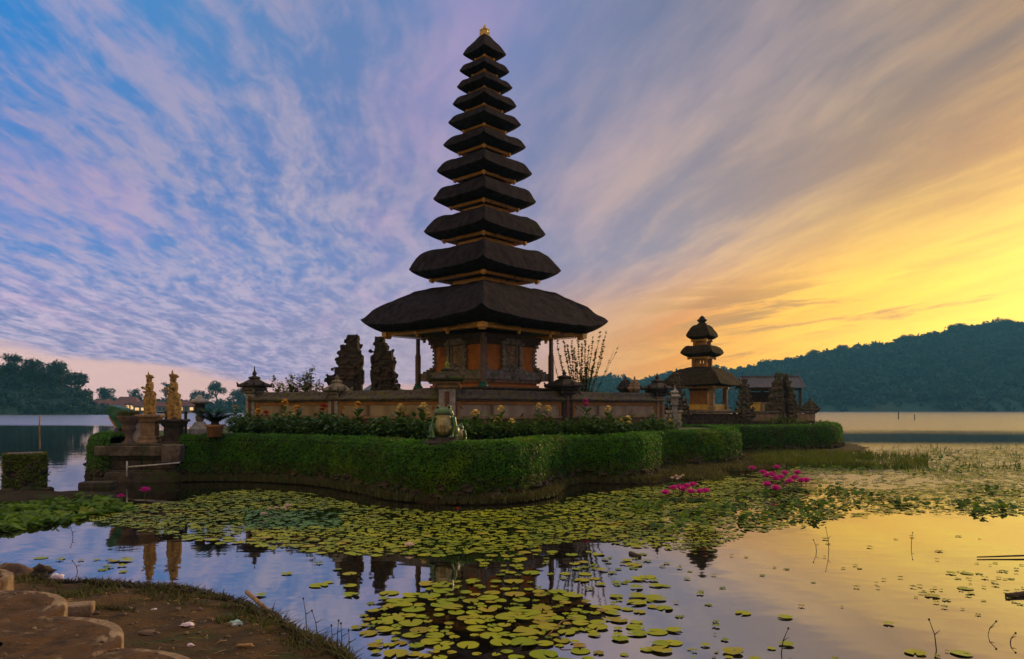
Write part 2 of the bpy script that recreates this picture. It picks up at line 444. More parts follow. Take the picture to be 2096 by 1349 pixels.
vary(M['pad'], [(0.0, (0.17, 0.24, 0.005)), (0.35, (0.30, 0.32, 0.006)), (0.7, (0.38, 0.35, 0.010)), (0.88, (0.36, 0.25, 0.02)), (1.0, (0.22, 0.11, 0.02))])
M['pad_far'] = mat('lily_mat', (0.30, 0.31, 0.006), (0.14, 0.18, 0.006), (0.33, 0.23, 0.015), 1.1, 0.55, 0.2, 20, 0.008, spec=0.12, tint=(0.07, 0.12, 0.02), c3lo=0.56)
M['pad_teal'] = mat('blue_green_pad', (0.12, 0.21, 0.035), (0.07, 0.15, 0.03), None, 3.0, 0.55, 0.2, 20, 0.008, spec=0.14)
M['lotus_leaf'] = mat('lotus_leaf', (0.17, 0.28, 0.014), (0.09, 0.18, 0.012), (0.27, 0.27, 0.02), 2.0, 0.55, 0.2, 16, 0.01, leaf=True, spec=0.15, tint=(0.05, 0.10, 0.02))
M['reed'] = mat('reed_grass', (0.070, 0.120, 0.010), (0.040, 0.075, 0.008), None, 1.5, 0.7, 0, leaf=True, tint=(0.13, 0.14, 0.012))
M['grass'] = mat('bank_grass', (0.060, 0.095, 0.014), (0.035, 0.055, 0.012), None, 2.0, 0.7, 0, leaf=True, tint=(0.13, 0.095, 0.03))
M['roof_red'] = mat('far_red_roof', (0.20, 0.065, 0.05), (0.14, 0.05, 0.045), None, 0.4, 0.85, 0)
M['roof_grey'] = mat('grey_sheet_roof', (0.10, 0.095, 0.11), (0.07, 0.065, 0.08), (0.12, 0.09, 0.07), 2.0, 0.6, 0.3, 12, 0.02)
M['far_wall'] = mat('far_wall', (0.30, 0.24, 0.20), (0.22, 0.17, 0.14), None, 0.4, 0.9, 0)
M['far_dark'] = mat('far_glass', (0.03, 0.03, 0.035), (0.05, 0.045, 0.04), None, 0.4, 0.4, 0)
M['yellow_rail'] = mat('yellow_rail', (0.55, 0.34, 0.06), (0.42, 0.25, 0.05), None, 5.0, 0.7, 0.3, 18, 0.01)
M['frog_green'] = mat('frog_green_paint', (0.015, 0.11, 0.040), (0.12, 0.15, 0.025), (0.05, 0.05, 0.02), 3.0, 0.4, 0.3, 14, 0.01, spec=0.45, spread=(0.3, 0.7))
M['frog_belly'] = mat('frog_belly_paint', (0.36, 0.30, 0.13), (0.22, 0.18, 0.07), (0.20, 0.16, 0.08), 6.0, 0.55, 0.5, 14, 0.015)
M['teal_paint'] = mat('teal_paint', (0.012, 0.085, 0.055), (0.02, 0.12, 0.06), None, 5.0, 0.45, 0.3, 14, 0.01)
M['orange_paint'] = mat('orange_paint', (0.50, 0.20, 0.03), (0.36, 0.14, 0.03), None, 5.0, 0.5, 0.3, 14, 0.01)
M['concrete'] = mat('dirty_concrete', (0.34, 0.24, 0.14), (0.20, 0.13, 0.07), (0.08, 0.04, 0.016), 5.5, 0.9, 1.0, 24, 0.03, c3lo=0.5)
M['disc_top'] = mat('soiled_concrete', (0.105, 0.050, 0.012), (0.050, 0.027, 0.009), (0.24, 0.17, 0.10), 4.5, 0.92, 1.0, 22, 0.03, c3lo=0.62, c3scale=1.6)
M['bamboo'] = mat('old_bamboo', (0.36, 0.20, 0.06), (0.24, 0.13, 0.045), (0.10, 0.06, 0.03), 5.0, 0.6, 0.4, 16, 0.01)
M['litter_white'] = mat('white_plastic', (0.75, 0.66, 0.66), (0.62, 0.42, 0.50), None, 9.0, 0.45, 0.5, 16, 0.02)
M['litter_teal'] = mat('teal_plastic', (0.08, 0.36, 0.36), (0.65, 0.62, 0.5), None, 9.0, 0.45, 0.5, 16, 0.02)
M['rock'] = mat('brown_rock', (0.17, 0.11, 0.07), (0.10, 0.065, 0.045), (0.26, 0.20, 0.13), 5.0, 0.9, 1.0, 9, 0.05)
def lamp_mat(name, col, st):
    m = bpy.data.materials.new(name); m.use_nodes = True
    b = m.node_tree.nodes['Principled BSDF']
    b.inputs['Base Color'].default_value = (0.6, 0.5, 0.4, 1)
    b.inputs['Emission Color'].default_value = tuple(col) + (1,)
    b.inputs['Emission Strength'].default_value = st
    return m
M['lit_window'] = lamp_mat('lit_window', (1.0, 0.60, 0.22), 1.1)
# ------------------------------------------------------------------ lake
def build_water():
    m = bpy.data.materials.new('lake_water'); m.use_nodes = True
    t = m.node_tree; n = Nodes(t); b = t.nodes['Principled BSDF']
    b.inputs['Base Color'].default_value = (0.010, 0.007, 0.005, 1)
    b.inputs['IOR'].default_value = 7.0
    b.inputs['Specular IOR Level'].default_value = 0.5
    tc = n.new('ShaderNodeTexCoord').outputs['Object']
    x, y, z = n.sep(tc)
    wob = n.m('MULTIPLY', n.m('SUBTRACT', n.noise(n.xyz(n.m('MULTIPLY', x, 0.02), n.m('MULTIPLY', y, 0.05), 0.0), 1.0, 3.0), 0.5), 30.0)
    # breeze: the open lake beyond is ruffled, the pond before the island lies still
    far = n.ss(n.m('ADD', y, wob), 84.0, 118.0)
    right = n.m('MULTIPLY', n.ss(n.m('SUBTRACT', x, n.m('MULTIPLY', y, 0.30)), 0.0, 4.0), n.ss(y, 14.0, 24.0))
    strip = n.m('MULTIPLY', n.ss(n.m('ADD', y, n.m('MULTIPLY', wob, 0.5)), 36.0, 52.0), n.ss(n.m('ADD', y, n.m('MULTIPLY', wob, 1.0)), 92.0, 56.0))
    right = n.m('MULTIPLY', right, n.m('SUBTRACT', 1.0, n.m('MULTIPLY', strip, 0.72)))
    ruf = n.m('MAXIMUM', far, right)
    n.put(b.inputs['Roughness'], n.ss(ruf, 0.0, 1.0, 0.025, 0.26))
    wv = n.noise(n.xyz(x, n.m('MULTIPLY', y, 1.0), 0.0), 2.4, 3.0, 0.5)
    calm = n.noise(n.xyz(x, n.m('MULTIPLY', y, 1.6), 5.0), 0.9, 2.0, 0.5)
    bp = n.new('ShaderNodeBump'); bp.inputs['Distance'].default_value = 0.16
    n.put(bp.inputs['Height'], wv); n.put(bp.inputs['Strength'], n.m('ADD', n.m('MULTIPLY', far, 0.10), n.m('MULTIPLY', right, 0.14)))
    b2 = n.new('ShaderNodeBump'); b2.inputs['Distance'].default_value = 0.012; b2.inputs['Strength'].default_value = 0.35
    n.put(b2.inputs['Height'], calm)
    t.links.new(bp.outputs[0], b2.inputs['Normal'])
    t.links.new(b2.outputs[0], b.inputs['Normal'])
    mb = MB()
    mb.add([(-1500, -30, 0), (1500, -30, 0), (1500, 1120, 0), (-1500, 1120, 0)], [(0, 1, 2, 3)])
    tag(mb.build('water', m), 'smooth dark lake mirroring the coloured morning sky', None, None, 'structure')
build_water()

# ------------------------------------------------------------------ far shores
def interp(pts, x):
    xs = [p[0] for p in pts]; ys = [p[1] for p in pts]
    return float(np.interp(x, xs, ys))

def crown_clumps(centres, radii, per, leaf, rs, flat=0.75):
    """leaf-sized quads spread through clumps; returns V, F"""
    Vs = []
    for c, r in zip(centres, radii):
        k = max(6, int(per * (r ** 2)))
        d = rs.normal(size=(k, 3)); d /= np.linalg.norm(d, axis=1)[:, None]
        rad = r * (0.55 + 0.45 * rs.random(k) ** 0.5) * (1 + 0.18 * rs.normal(size=k))
        p = np.asarray(c) + d * rad[:, None] * np.array([1, 1, flat])
        nrm = d + 0.7 * rs.normal(size=(k, 3)); nrm /= np.linalg.norm(nrm, axis=1)[:, None]
        ref = rs.normal(size=(k, 3))
        a = np.cross(nrm, ref); a /= np.linalg.norm(a, axis=1)[:, None] + 1e-9
        b = np.cross(nrm, a)
        s = leaf * (0.6 + 0.8 * rs.random(k))[:, None]
        Vs.append(np.stack([p - a * s, p - b * s * 0.62, p + a * s, p + b * s * 0.62], axis=1))
    V = np.concatenate(Vs).reshape(-1, 3)
    return V, np.arange(len(V)).reshape(-1, 4)

ridge_right = [(1100, 818), (1180, 796), (1215, 780), (1245, 776), (1300, 786), (1350, 772), (1400, 764), (1460, 758), (1500, 762), (1560, 751), (1620, 741), (1660, 732), (1720, 718), (1780, 714), (1850, 698), (1900, 688), (1960, 680), (2030, 670), (2096, 664), (2300, 640), (2600, 640), (3000, 700)]
def hill_right():
    """terrain sheet rising from the shore to the ridge, and its forest"""
    pxs = np.linspace(1080, 3000, 120)
    rows = 14
    V = []; Fq = []
    for i, px in enumerate(pxs):
        dr = 980.0
        zr = ZZ(interp(ridge_right, px), dr) - 5.0
        for j in range(rows + 3):
            t = j / rows
            d = 690 + (dr - 690) * min(t, 1.0) + max(0, t - 1) * 480
            if t <= 1: z = -0.5 + (zr + 0.5) * (t ** 0.82)
            else: z = zr * (1 - (t - 1) * 2.0)
            z += 2.5 * mnoise.noise(Vector((px * 0.01, j * 0.4, 0))) * min(1, t * 3) * (t <= 1)
            V.append((WX(px, dr) * (d / dr) ** 0.6, d, z))
    R = rows + 3
    for i in range(len(pxs) - 1):
        for j in range(R - 1):
            Fq.append((i * R + j, (i + 1) * R + j, (i + 1) * R + j + 1, i * R + j + 1))
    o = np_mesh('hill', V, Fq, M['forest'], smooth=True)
    tag(o, 'long forested hill rising to the right across the lake', None, None, 'structure')
    V = np.array(V).reshape(len(pxs), R, 3)
    rs = np.random.default_rng(3)
    cen = []; rad = []
    for k in range(5200):
        i = rs.random() * (len(pxs) * 0.66); t = rs.random() ** 0.8 * rows
        if k < 900: t = rows - rs.random() * 0.4
        i0 = int(i); j0 = min(int(t), rows - 1); fi = i - i0; fj = t - j0
        p = (V[i0, j0] * (1 - fi) + V[i0 + 1, j0] * fi) * (1 - fj) + (V[i0, j0 + 1] * (1 - fi) + V[i0 + 1, j0 + 1] * fi) * fj
        r = 2.2 + 6.0 * rs.random() ** 3
        if k < 900 and rs.random() < 0.06: r *= 1.35
        for q in range(3):
            cen.append(p + np.array([rs.normal() * r * 0.6, rs.normal() * r * 0.5, r * 0.45 + abs(rs.normal()) * r * 0.35])); rad.append(r * (0.5 + 0.4 * rs.random()))
    Vc, Fc = crown_clumps(cen, rad, 1.6, 1.9, rs)
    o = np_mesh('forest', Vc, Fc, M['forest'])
    tag(o, 'dense dark forest covering the hill across the lake', 'forest', None, 'stuff')
hill_right()

ridge_left = [(-700, 690), (-300, 712), (-60, 732), (0, 742), (30, 745), (70, 752), (110, 757), (150, 768), (172, 790), (190, 822), (215, 836), (260, 839)]
shore_left = [(150, 812), (220, 812), (300, 814), (360, 812), (420, 816), (500, 812), (560, 810), (700, 806), (740, 795), (790, 800), (900, 812), (1100, 816), (1250, 812)]
def shore(name, ridge, d0, d1, p0, p1, label, crown, count, seed, leaf, flabel):
    pxs = np.linspace(p0, p1, 60); rows = 6; V = []; Fq = []
    for px in pxs:
        zr = max(0.3, ZZ(interp(ridge, px), d1) - crown * 0.9)
        for j in range(rows + 2):
            t = j / rows
            d = d0 + (d1 - d0) * min(1, t) + max(0, t - 1) * 300
            z = -0.4 + (zr + 0.4) * t ** 0.9 if t <= 1 else zr * 0.3
            V.append((WX(px, d1) * (d / d1), d, z))
    R = rows + 2
    for i in range(len(pxs) - 1):
        for j in range(R - 1):
            Fq.append((i * R + j, (i + 1) * R + j, (i + 1) * R + j + 1, i * R + j + 1))
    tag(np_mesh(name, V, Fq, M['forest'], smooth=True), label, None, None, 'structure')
    V = np.array(V).reshape(len(pxs), R, 3); rs = np.random.default_rng(seed); cen = []; rad = []
    for k in range(count):
        i = rs.random() * (len(pxs) - 1.01); t = rs.random() * rows
        if k < count * 0.35: t = rows - 0.01
        i0 = int(i); j0 = min(int(t), rows - 1); fi = i - i0; fj = t - j0
        p = (V[i0, j0] * (1 - fi) + V[i0 + 1, j0] * fi) * (1 - fj) + (V[i0, j0 + 1] * (1 - fi) + V[i0 + 1, j0 + 1] * fi) * fj
        r = crown * (0.35 + 0.35 * rs.random())
        if ZZ(interp(ridge, pxs[i0]), d1) < crown * 0.7: r *= 0.45
        for q in range(4):
            cen.append(p + np.array([rs.normal() * r * 0.6, rs.normal() * r * 0.5, r * (0.1 + 0.9 * rs.random())])); rad.append(r * (0.40 + 0.35 * rs.random()))
    Vc, Fc = crown_clumps(cen, rad, 5.0, leaf, rs)
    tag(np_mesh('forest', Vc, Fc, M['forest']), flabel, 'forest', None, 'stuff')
shore('headland', ridge_left, 300, 345, -700, 250, 'wooded headland at the left edge of the lake', 6.0, 620, 5, 0.62, 'dark green wood on the headland at the left')
shore('shore', shore_left, 470, 520, 130, 1300, 'low far shore behind the island', 6.0, 420, 6, 0.8, 'low dark wood along the far shore behind the temple')

# trees that stand out against the sky on the left shore
def far_tree(px, ytop, d, wpx, label, seed, base=None, spread=0.8):
    rs = np.random.default_rng(seed)
    ztop = ZZ(ytop, d); zb = 0.5 if base is None else ZZ(base, d)
    h = ztop - zb; w = wpx * d / F
    e = empty('broadleaf_tree', (WX(px, d), d, zb), 0, label, 'tree', 'trees that stand out on the far shore')
    mb = MB(); mb.tube([(0, 0, 0), (0.1 * w, 0, h * 0.35), (0, 0, h * 0.7)], [h * 0.03, h * 0.022, h * 0.01])
    for q in range(5):
        a = rs.random() * 6.28
        mb.tube([(0.05 * w, 0, h * 0.42), (math.cos(a) * w * 0.3, math.sin(a) * w * 0.3, h * (0.62 + 0.2 * rs.random()))], [h * 0.014, h * 0.006], 5)
    mb.build('trunk', M['bark'], e)
    cen = []; rad = []
    for q in range(13):
        a = rs.random() * 6.28; rr = rs.random() ** 0.6 * w * 0.42
        zt = h * (0.45 + 0.45 * rs.random())
        cen.append((math.cos(a) * rr, math.sin(a) * rr, zt)); rad.append(w * (0.13 + 0.10 * rs.random()))
    cen.append((0, 0, h * 0.86)); rad.append(w * 0.2)
    V, Fq = crown_clumps(cen, rad, 26, 0.42, rs, 0.8)
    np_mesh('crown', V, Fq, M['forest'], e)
far_tree(30, 722, 340, 46, 'tallest tree at the top of the left headland', 1, 790)
far_tree(72, 736, 338, 60, 'rounded tree on the left headland, second from the left', 2, 800)
far_tree(120, 742, 335, 70, 'broad tree high on the right end of the left headland', 3, 800)
far_tree(158, 764, 330, 44, 'leaning tree overhanging the tip of the left headland', 4, 812)
far_tree(440, 776, 500, 40, 'lone tall tree right of the two statues on the far shore', 5, 838)
far_tree(338, 778, 505, 22, 'slim tree seen between the two gilded statues', 6, 838)
far_tree(412, 800, 500, 40, 'low rounded tree just left of the lone tall tree on the far shore', 7, 838)
far_tree(278, 796, 490, 34, 'rounded tree above the red roofs, left of the statues', 8, 838)
far_tree(212, 794, 480, 40, 'low bushy tree at the left end of the red roofs', 9, 836)
far_tree(490, 796, 510, 46, 'dark tree just left of the pinnacle at the end of the courtyard wall', 10, 838)
far_tree(1247, 768, 960, 22, 'small round tree at the low left end of the hill ridge', 11, 792)
far_tree(1664, 716, 965, 30, 'domed tree standing proud on the ridge left of the middle of the hill', 12, 745)
far_tree(1720, 706, 965, 34, 'domed tree on the ridge just right of the other domed tree', 13, 735)
far_tree(1851, 686, 968, 32, 'round topped tree on the ridge in the middle of the hill', 14, 712)
far_tree(1962, 664, 970, 34, 'round topped tree on the upper ridge near the right edge', 15, 692)
far_tree(2058, 654, 972, 34, 'topmost tree on the ridge at the right edge', 16, 682)

# lakeside houses below the left wood
def house(px, d, wpx, y_eave, y_ridge, label, lit, seed, roof='roof_red'):
    w = wpx * d / F; ze = ZZ(y_eave, d); zr = ZZ(y_ridge, d); dep = w * 0.5
    e = empty('lakeside_house', (WX(px, d), d, 0.0), 0.05, label, 'house', 'houses along the far left shore')
    mb = MB(); mb.box((0, 0, ze / 2), (w * 0.9, dep, ze)); mb.build('wall', M['far_wall'], e)
    mb = MB(); o = 0.56 * w
    mb.add([(-o, -dep * 0.66, ze), (o, -dep * 0.66, ze), (o, dep * 0.66, ze), (-o, dep * 0.66, ze), (-o * 0.66, 0, zr), (o * 0.66, 0, zr)],
           [(0, 1, 5, 4), (2, 3, 4, 5), (1, 2, 5), (3, 0, 4), (3, 2, 1, 0)])
    mb.build('roof', M[roof], e)
    k = max(2, int(w / 3.2)); rs = random.Random(seed)
    for i in range(k):
        x = (i + 0.5) / k * w * 0.8 - w * 0.4
        mw = MB(); mw.box((x, -dep / 2 - 0.06, ze * 0.60), (w * 0.8 / k * 0.62, 0.1, ze * 0.42))
        mw.build('window', M['lit_window'] if rs.random() < lit else M['far_dark'], e)
house(212, 455, 48, 829, 818, 'low red roofed house at the left end of the lit shore', 0.8, 1)
house(262, 458, 44, 826, 812, 'tall red roofed house with lit windows left of the statues', 0.9, 2)
house(238, 450, 34, 833, 825, 'small lit boathouse at the water left of the statues', 0.9, 3)
house(290, 452, 30, 832, 821, 'red roofed house half hidden by the left statue', 0.4, 4)
house(330, 455, 34, 832, 822, 'red roofed house seen between the two statues', 0.6, 5)
house(385, 456, 40, 831, 821, 'red roofed house with lit windows right of the statues', 0.8, 6)
house(180, 440, 18, 804, 799, 'small ochre roofed house up on the slope of the headland', 0.5, 7)
house(785, 440, 70, 799, 787, 'dark roofed hall showing just above the wall right of the split gate', 0.0, 8, 'roof_grey')
# ------------------------------------------------------------------ the island
ZL = 1.35       # lawn level
front_line = [(365, 22.6), (430, 22.8), (500, 22.8), (600, 22.2), (680, 21.2), (760, 19.5), (830, 18.0), (915, 17.4), (1000, 17.4), (1060, 17.8), (1104, 18.8), (1134, 21.2), (1185, 22.6), (1255, 22.2), (1318, 22.7), (1346, 25.0), (1362, 27.2), (1420, 27.6), (1485, 28.6), (1512, 30.2), (1508, 32.8), (1478, 36.0), (1425, 38.0)]
right_line = [(1395, 37.6), (1460, 37.0), (1530, 36.8), (1620, 37.6), (1690, 38.6), (1718, 40.0), (1722, 43.0), (1700, 47.0)]
left_line = [(256, 27.8), (218, 26.8), (194, 25.6), (182, 24.3), (183, 23.1), (200, 22.5), (224, 22.5)]
def plan(line): return [Vector((WX(p, d), d)) for p, d in line]
def smooth_line(pts, n):
    """Catmull-Rom through 2-D points, n samples evenly spaced"""
    out = []
    P = [pts[0] * 2 - pts[1]] + pts + [pts[-1] * 2 - pts[-2]]
    for i in range(1, len(P) - 2):
        for k in range(12):
            t = k / 12
            a, b, c, d = P[i - 1], P[i], P[i + 1], P[i + 2]
            out.append(0.5 * ((2 * b) + (c - a) * t + (2 * a - 5 * b + 4 * c - d) * t * t + (3 * b - a - 3 * c + d) * t ** 3))
    out.append(pts[-1])
    L = [0]
    for i in range(1, len(out)): L.append(L[-1] + (out[i] - out[i - 1]).length)
    res = []
    for k in range(n):
        s = L[-1] * k / (n - 1)
        j = max(1, next((i for i in range(len(L)) if L[i] >= s - 1e-9), len(L) - 1))
        f = (s - L[j - 1]) / max(1e-9, L[j] - L[j - 1])
        res.append(out[j - 1].lerp(out[j], f))
    return res
def normals2(pts):
    out = []
    for i in range(len(pts)):
        t = (pts[min(i + 1, len(pts) - 1)] - pts[max(i - 1, 0)]).normalized()
        out.append(Vector((t.y, -t.x)))          # points to the right of travel = outward (towards the water)
    return out

def hedge(name, line, label, n, leafn, width=0.85, ztop=ZL + 0.02, zbot=0.05, seed=1, rocky=True, hang=0.10):
    """clipped hedge grown over a rubble bank: core, foliage (stuff), stones at the foot"""
    pts = smooth_line(plan(line), n); nr = normals2(pts)
    mid = pts[len(pts) // 2]
    e = empty(name, (mid.x, mid.y, 0), 0, label, 'hedge')
    o3 = Vector((mid.x, mid.y, 0))
    # cross section, outward offset and height (bulging face, rounded shoulders)
    sec = [(-0.10, zbot), (0.0, zbot + 0.25), (0.02, zbot + 0.7), (0.0, ztop - 0.30), (-0.04, ztop - 0.12), (-0.15, ztop - 0.02), (-0.40, ztop), (-width, ztop - 0.02), (-width - 0.05, ztop - 0.35)]
    V = []; Fq = []
    R = len(sec)
    for p, q in zip(pts, nr):
        for a, z in sec:
            w = 0.07 * mnoise.noise(Vector((p.x * 1.1, p.y * 1.1, z * 1.5)))
            P3 = Vector((p.x + q.x * (a + w - 0.05), p.y + q.y * (a + w - 0.05), z + w * 0.4 - 0.03)) - o3
            V.append(tuple(P3))
    for i in range(len(pts) - 1):
        for j in range(R - 1):
            Fq.append((i * R + j, (i + 1) * R + j, (i + 1) * R + j + 1, i * R + j + 1))
    np_mesh('twigs', V, Fq, M['hedge_core'], e, smooth=True)
    # leaves over the face and the top
    rs = np.random.default_rng(seed)
    V = np.array(V).reshape(len(pts), R, 3)
    ln = np.array([(Vector(sec[j + 1]) - Vector(sec[j])).length for j in range(R - 1)])
    k = leafn
    jj = rs.choice(R - 1, size=k, p=ln / ln.sum()); ii = rs.integers(0, len(pts) - 1, size=k)
    fu = rs.random(k)[:, None]; fv = rs.random(k)[:, None]
    A = V[ii, jj]; B = V[ii + 1, jj]; Cc = V[ii, jj + 1]; D = V[ii + 1, jj + 1]
    P = (A * (1 - fu) + B * fu) * (1 - fv) + (Cc * (1 - fu) + D * fu) * fv
    nrm = np.cross(B - A, Cc - A); nrm /= np.linalg.norm(nrm, axis=1)[:, None] + 1e-9
    outv = np.stack([np.array([q.x, q.y, 0.6]) for q in nr])[ii]
    sg = np.sign((nrm * outv).sum(1))[:, None]; nrm *= sg
    # thin out near the foot where the stones show
    z = P[:, 2]
    foot = np.array([mnoise.noise(Vector((p[0] * 0.9 + o3.x, p[1] * 0.9 + o3.y, 3.0))) for p in P])
    keep = (z > zbot + hang * (0.75 + 2.6 * foot)) | (rs.random(k) < 0.22)
    P = P[keep]; nrm = nrm[keep]; k = len(P)
    lift = np.array([mnoise.noise(Vector((p[0] * 5, p[1] * 5, p[2] * 5))) for p in P])
    P = P + nrm * (0.03 + 0.05 * lift + 0.028 * np.abs(rs.normal(size=k)) + 0.10 * (rs.random(k) > 0.985) * rs.random(k))[:, None]
    d = nrm + 0.75 * rs.normal(size=(k, 3)); d /= np.linalg.norm(d, axis=1)[:, None]
    ref = rs.normal(size=(k, 3)); a = np.cross(d, ref); a /= np.linalg.norm(a, axis=1)[:, None] + 1e-9
    b = np.cross(d, a)
    s = 0.028 * (0.6 + 0.8 * rs.random(k))[:, None]
    L = np.stack([P - a * s, P - b * s * 0.6, P + a * s, P + b * s * 0.6], axis=1).reshape(-1, 3)
    patch = np.array([mnoise.noise(Vector((p[0] * 0.9 + o3.x, p[1] * 0.9 + o3.y, p[2] * 1.3 + 5))) for p in P])
    tint = np.repeat(np.clip(0.4 * (P[:, 2] < zbot + 0.55) + 0.9 * np.clip(patch - 0.15, 0, 1) + 0.22 * rs.normal(size=k), 0, 1), 4)
    f = np_mesh('foliage', L, np.arange(len(L)).reshape(-1, 4), M['hedge'], e, attr=tint)
    f['kind'] = 'stuff'
    if rocky:
        mb = MB(); r2 = random.Random(seed)
        for i in range(0, len(pts) - 1):
            for q in range(2):
                s = r2.uniform(0.06, 0.17)
                p = pts[i].lerp(pts[i + 1], r2.random()) - o3.to_2d()
                w = nr[i]
                mb.ball((p.x - w.x * 0.05, p.y - w.y * 0.05, r2.uniform(-0.02, 0.34)), s, 7, 5, (1.3, 1.0, 0.75), jit=0.6, seed=r2.randint(0, 9999), rot=Matrix.Rotation(r2.uniform(0, 6), 4, 'Z'))
        r = mb.build('rubble', M['rock_dark'], e, disp=0.07, dscale=0.10); r['kind'] = 'stuff'
        for pl_ in r.data.polygons: pl_.use_smooth = False
    return pts, nr
M['rock_dark'] = mat('dark_rubble', (0.075, 0.050, 0.026), (0.032, 0.024, 0.015), (0.028, 0.040, 0.010), 4.0, 0.95, 1.0, 10, 0.05, c3lo=0.52)

front_pts, front_n = hedge('hedge', front_line, 'long clipped green hedge winding along the front of the island over dark rubble', 190, 170000, seed=11)
right_pts, right_n = hedge('hedge', right_line, 'clipped green hedge at the right end of the island, behind the reeds', 80, 46000, seed=12, hang=0.08)
left_pts, left_n = hedge('hedge', left_line[::-1][0:5][::-1] if False else left_line, 'short shaggy hedge hanging over the left end of the island by the stone terrace', 40, 20000, seed=13, hang=0.05, width=1.2)

def island_ground():
    ring = [p - q * 0.35 for p, q in zip(front_pts, front_n)]
    ring = ring[:150] + [Vector((WX(1500, 37.6), 37.6))] + [p - q * 0.35 for p, q in zip(right_pts, right_n)]
    ring += [Vector((WX(1640, 60), 60)), Vector((WX(1200, 62), 62)), Vector((WX(700, 50), 50)), Vector((WX(480, 38), 38)), Vector((WX(330, 31), 31)), Vector((WX(262, 28.2), 28.2)), Vector((WX(235, 26.2), 26.2)), Vector((WX(222, 24.6), 24.6)), Vector((WX(360, 24.4), 24.4))]
    bm = bmesh.new()
    top = [bm.verts.new((p.x, p.y, ZL - 0.03)) for p in ring]
    bm.faces.new(top)
    bot = [bm.verts.new((p.x, p.y, -0.3)) for p in ring]
    for i in range(len(ring)):
        k = (i + 1) % len(ring)
        bm.faces.new((top[i], top[k], bot[k], bot[i]))
    bmesh.ops.triangulate(bm, faces=bm.faces[:])
    me = bpy.data.meshes.new('ground'); bm.to_mesh(me); bm.free(); me.materials.append(M['lawn'])
    o = bpy.data.objects.new('ground', me); C.objects.link(o)
    tag(o, 'grassy soil of the temple island', None, None, 'structure')
    # the muddy shelf the hedge stands on, wider to the right
    V = []; Fq = []
    prof = [(-0.2, 0.16), (0.25, 0.12), (0.6, 0.05), (1.0, -0.05)]
    def shelf(pts, nr, wf, nm, lab):
        V = []; Fq = []
        for i, (p, q) in enumerate(zip(pts, nr)):
            w = wf(i / (len(pts) - 1))
            for t, z in prof:
                a = -0.2 if t < 0 else t * w * (1 + 0.35 * mnoise.noise(Vector((p.x * 0.6, p.y * 0.6, t))))
                V.append((p.x + q.x * a, p.y + q.y * a, z + 0.03 * mnoise.noise(Vector((p.x * 2, p.y * 2, t * 5)))))
        R = len(prof)
        for i in range(len(pts) - 1):
            for j in range(R - 1): Fq.append((i * R + j, (i + 1) * R + j, (i + 1) * R + j + 1, i * R + j + 1))
        tag(np_mesh(nm, V, Fq, M['mud'], smooth=True), lab, None, None, 'structure')
        return V
    shelf(front_pts, front_n, lambda t: interp([(0, 0.22), (0.35, 0.24), (0.5, 0.4), (0.6, 1.3), (0.7, 2.4), (0.85, 2.6), (1, 1.0)], t), 'mud_bank', 'strip of grassy mud at the foot of the front hedge')
    shelf(right_pts, right_n, lambda t: 1.8, 'mud_bank', 'strip of mud at the foot of the right hedge')
island_ground()

# sparse grass over the mud and round the foot of the hedges
def blades(name, P, hmin, hmax, m, label, cat, rs, lean=0.35, w=0.012, tint=None):
    k = len(P); P = np.asarray(P)
    h = hmin + (hmax - hmin) * rs.random(k) ** 1.6
    a = rs.random(k) * 6.283
    side = np.stack([np.cos(a), np.sin(a), np.zeros(k)], 1) * (w * (0.6 + 0.8 * rs.random(k)))[:, None]
    ln = rs.normal(size=(k, 2)) * lean
    tip = P + np.stack([ln[:, 0] * h, ln[:, 1] * h, h], 1)
    mid = P + np.stack([ln[:, 0] * h * 0.3, ln[:, 1] * h * 0.3, h * 0.6], 1)
    V = np.stack([P - side, P + side, mid + side * 0.8, mid - side * 0.8, tip + side * 0.15, tip - side * 0.15], 1).reshape(-1, 3)
    b = np.arange(k)[:, None] * 6
    Fq = np.concatenate([b + np.array([0, 1, 2, 3]), b + np.array([3, 2, 4, 5])], 0)
    t = np.repeat(np.clip(rs.random(k) * 1.0, 0, 1), 6) if tint is None else np.repeat(tint, 6)
    return tag(np_mesh(name, V, Fq, m, attr=t), label, cat, None, 'stuff')
def scatter_along(pts, nr, lo, hi, k, rs, z=0.08, i0=0.0, i1=1.0):
    out = []
    for q in range(k):
        i = int((i0 + (i1 - i0) * rs.random()) * (len(pts) - 1))
        a = lo + (hi - lo) * rs.random()
        p = pts[i] + nr[i] * a
        if mnoise.noise(Vector((p.x * 0.8, p.y * 0.8, 0))) + 0.35 * rs.random() < -0.02: continue
        out.append((p.x + rs.normal() * 0.05, p.y + rs.normal() * 0.05, z * (1 - 0.6 * a / hi)))
    return out
rs = np.random.default_rng(21)
blades('grass', scatter_along(front_pts, front_n, 0.05, 2.2, 16000, rs, i0=0.55, i1=1.0) + scatter_along(front_pts, front_n, 0.0, 0.40, 18000, rs, i0=0.0, i1=0.55), 0.04, 0.20, M['grass'], 'short grass on the mud at the foot of the front hedge', 'grass', rs)
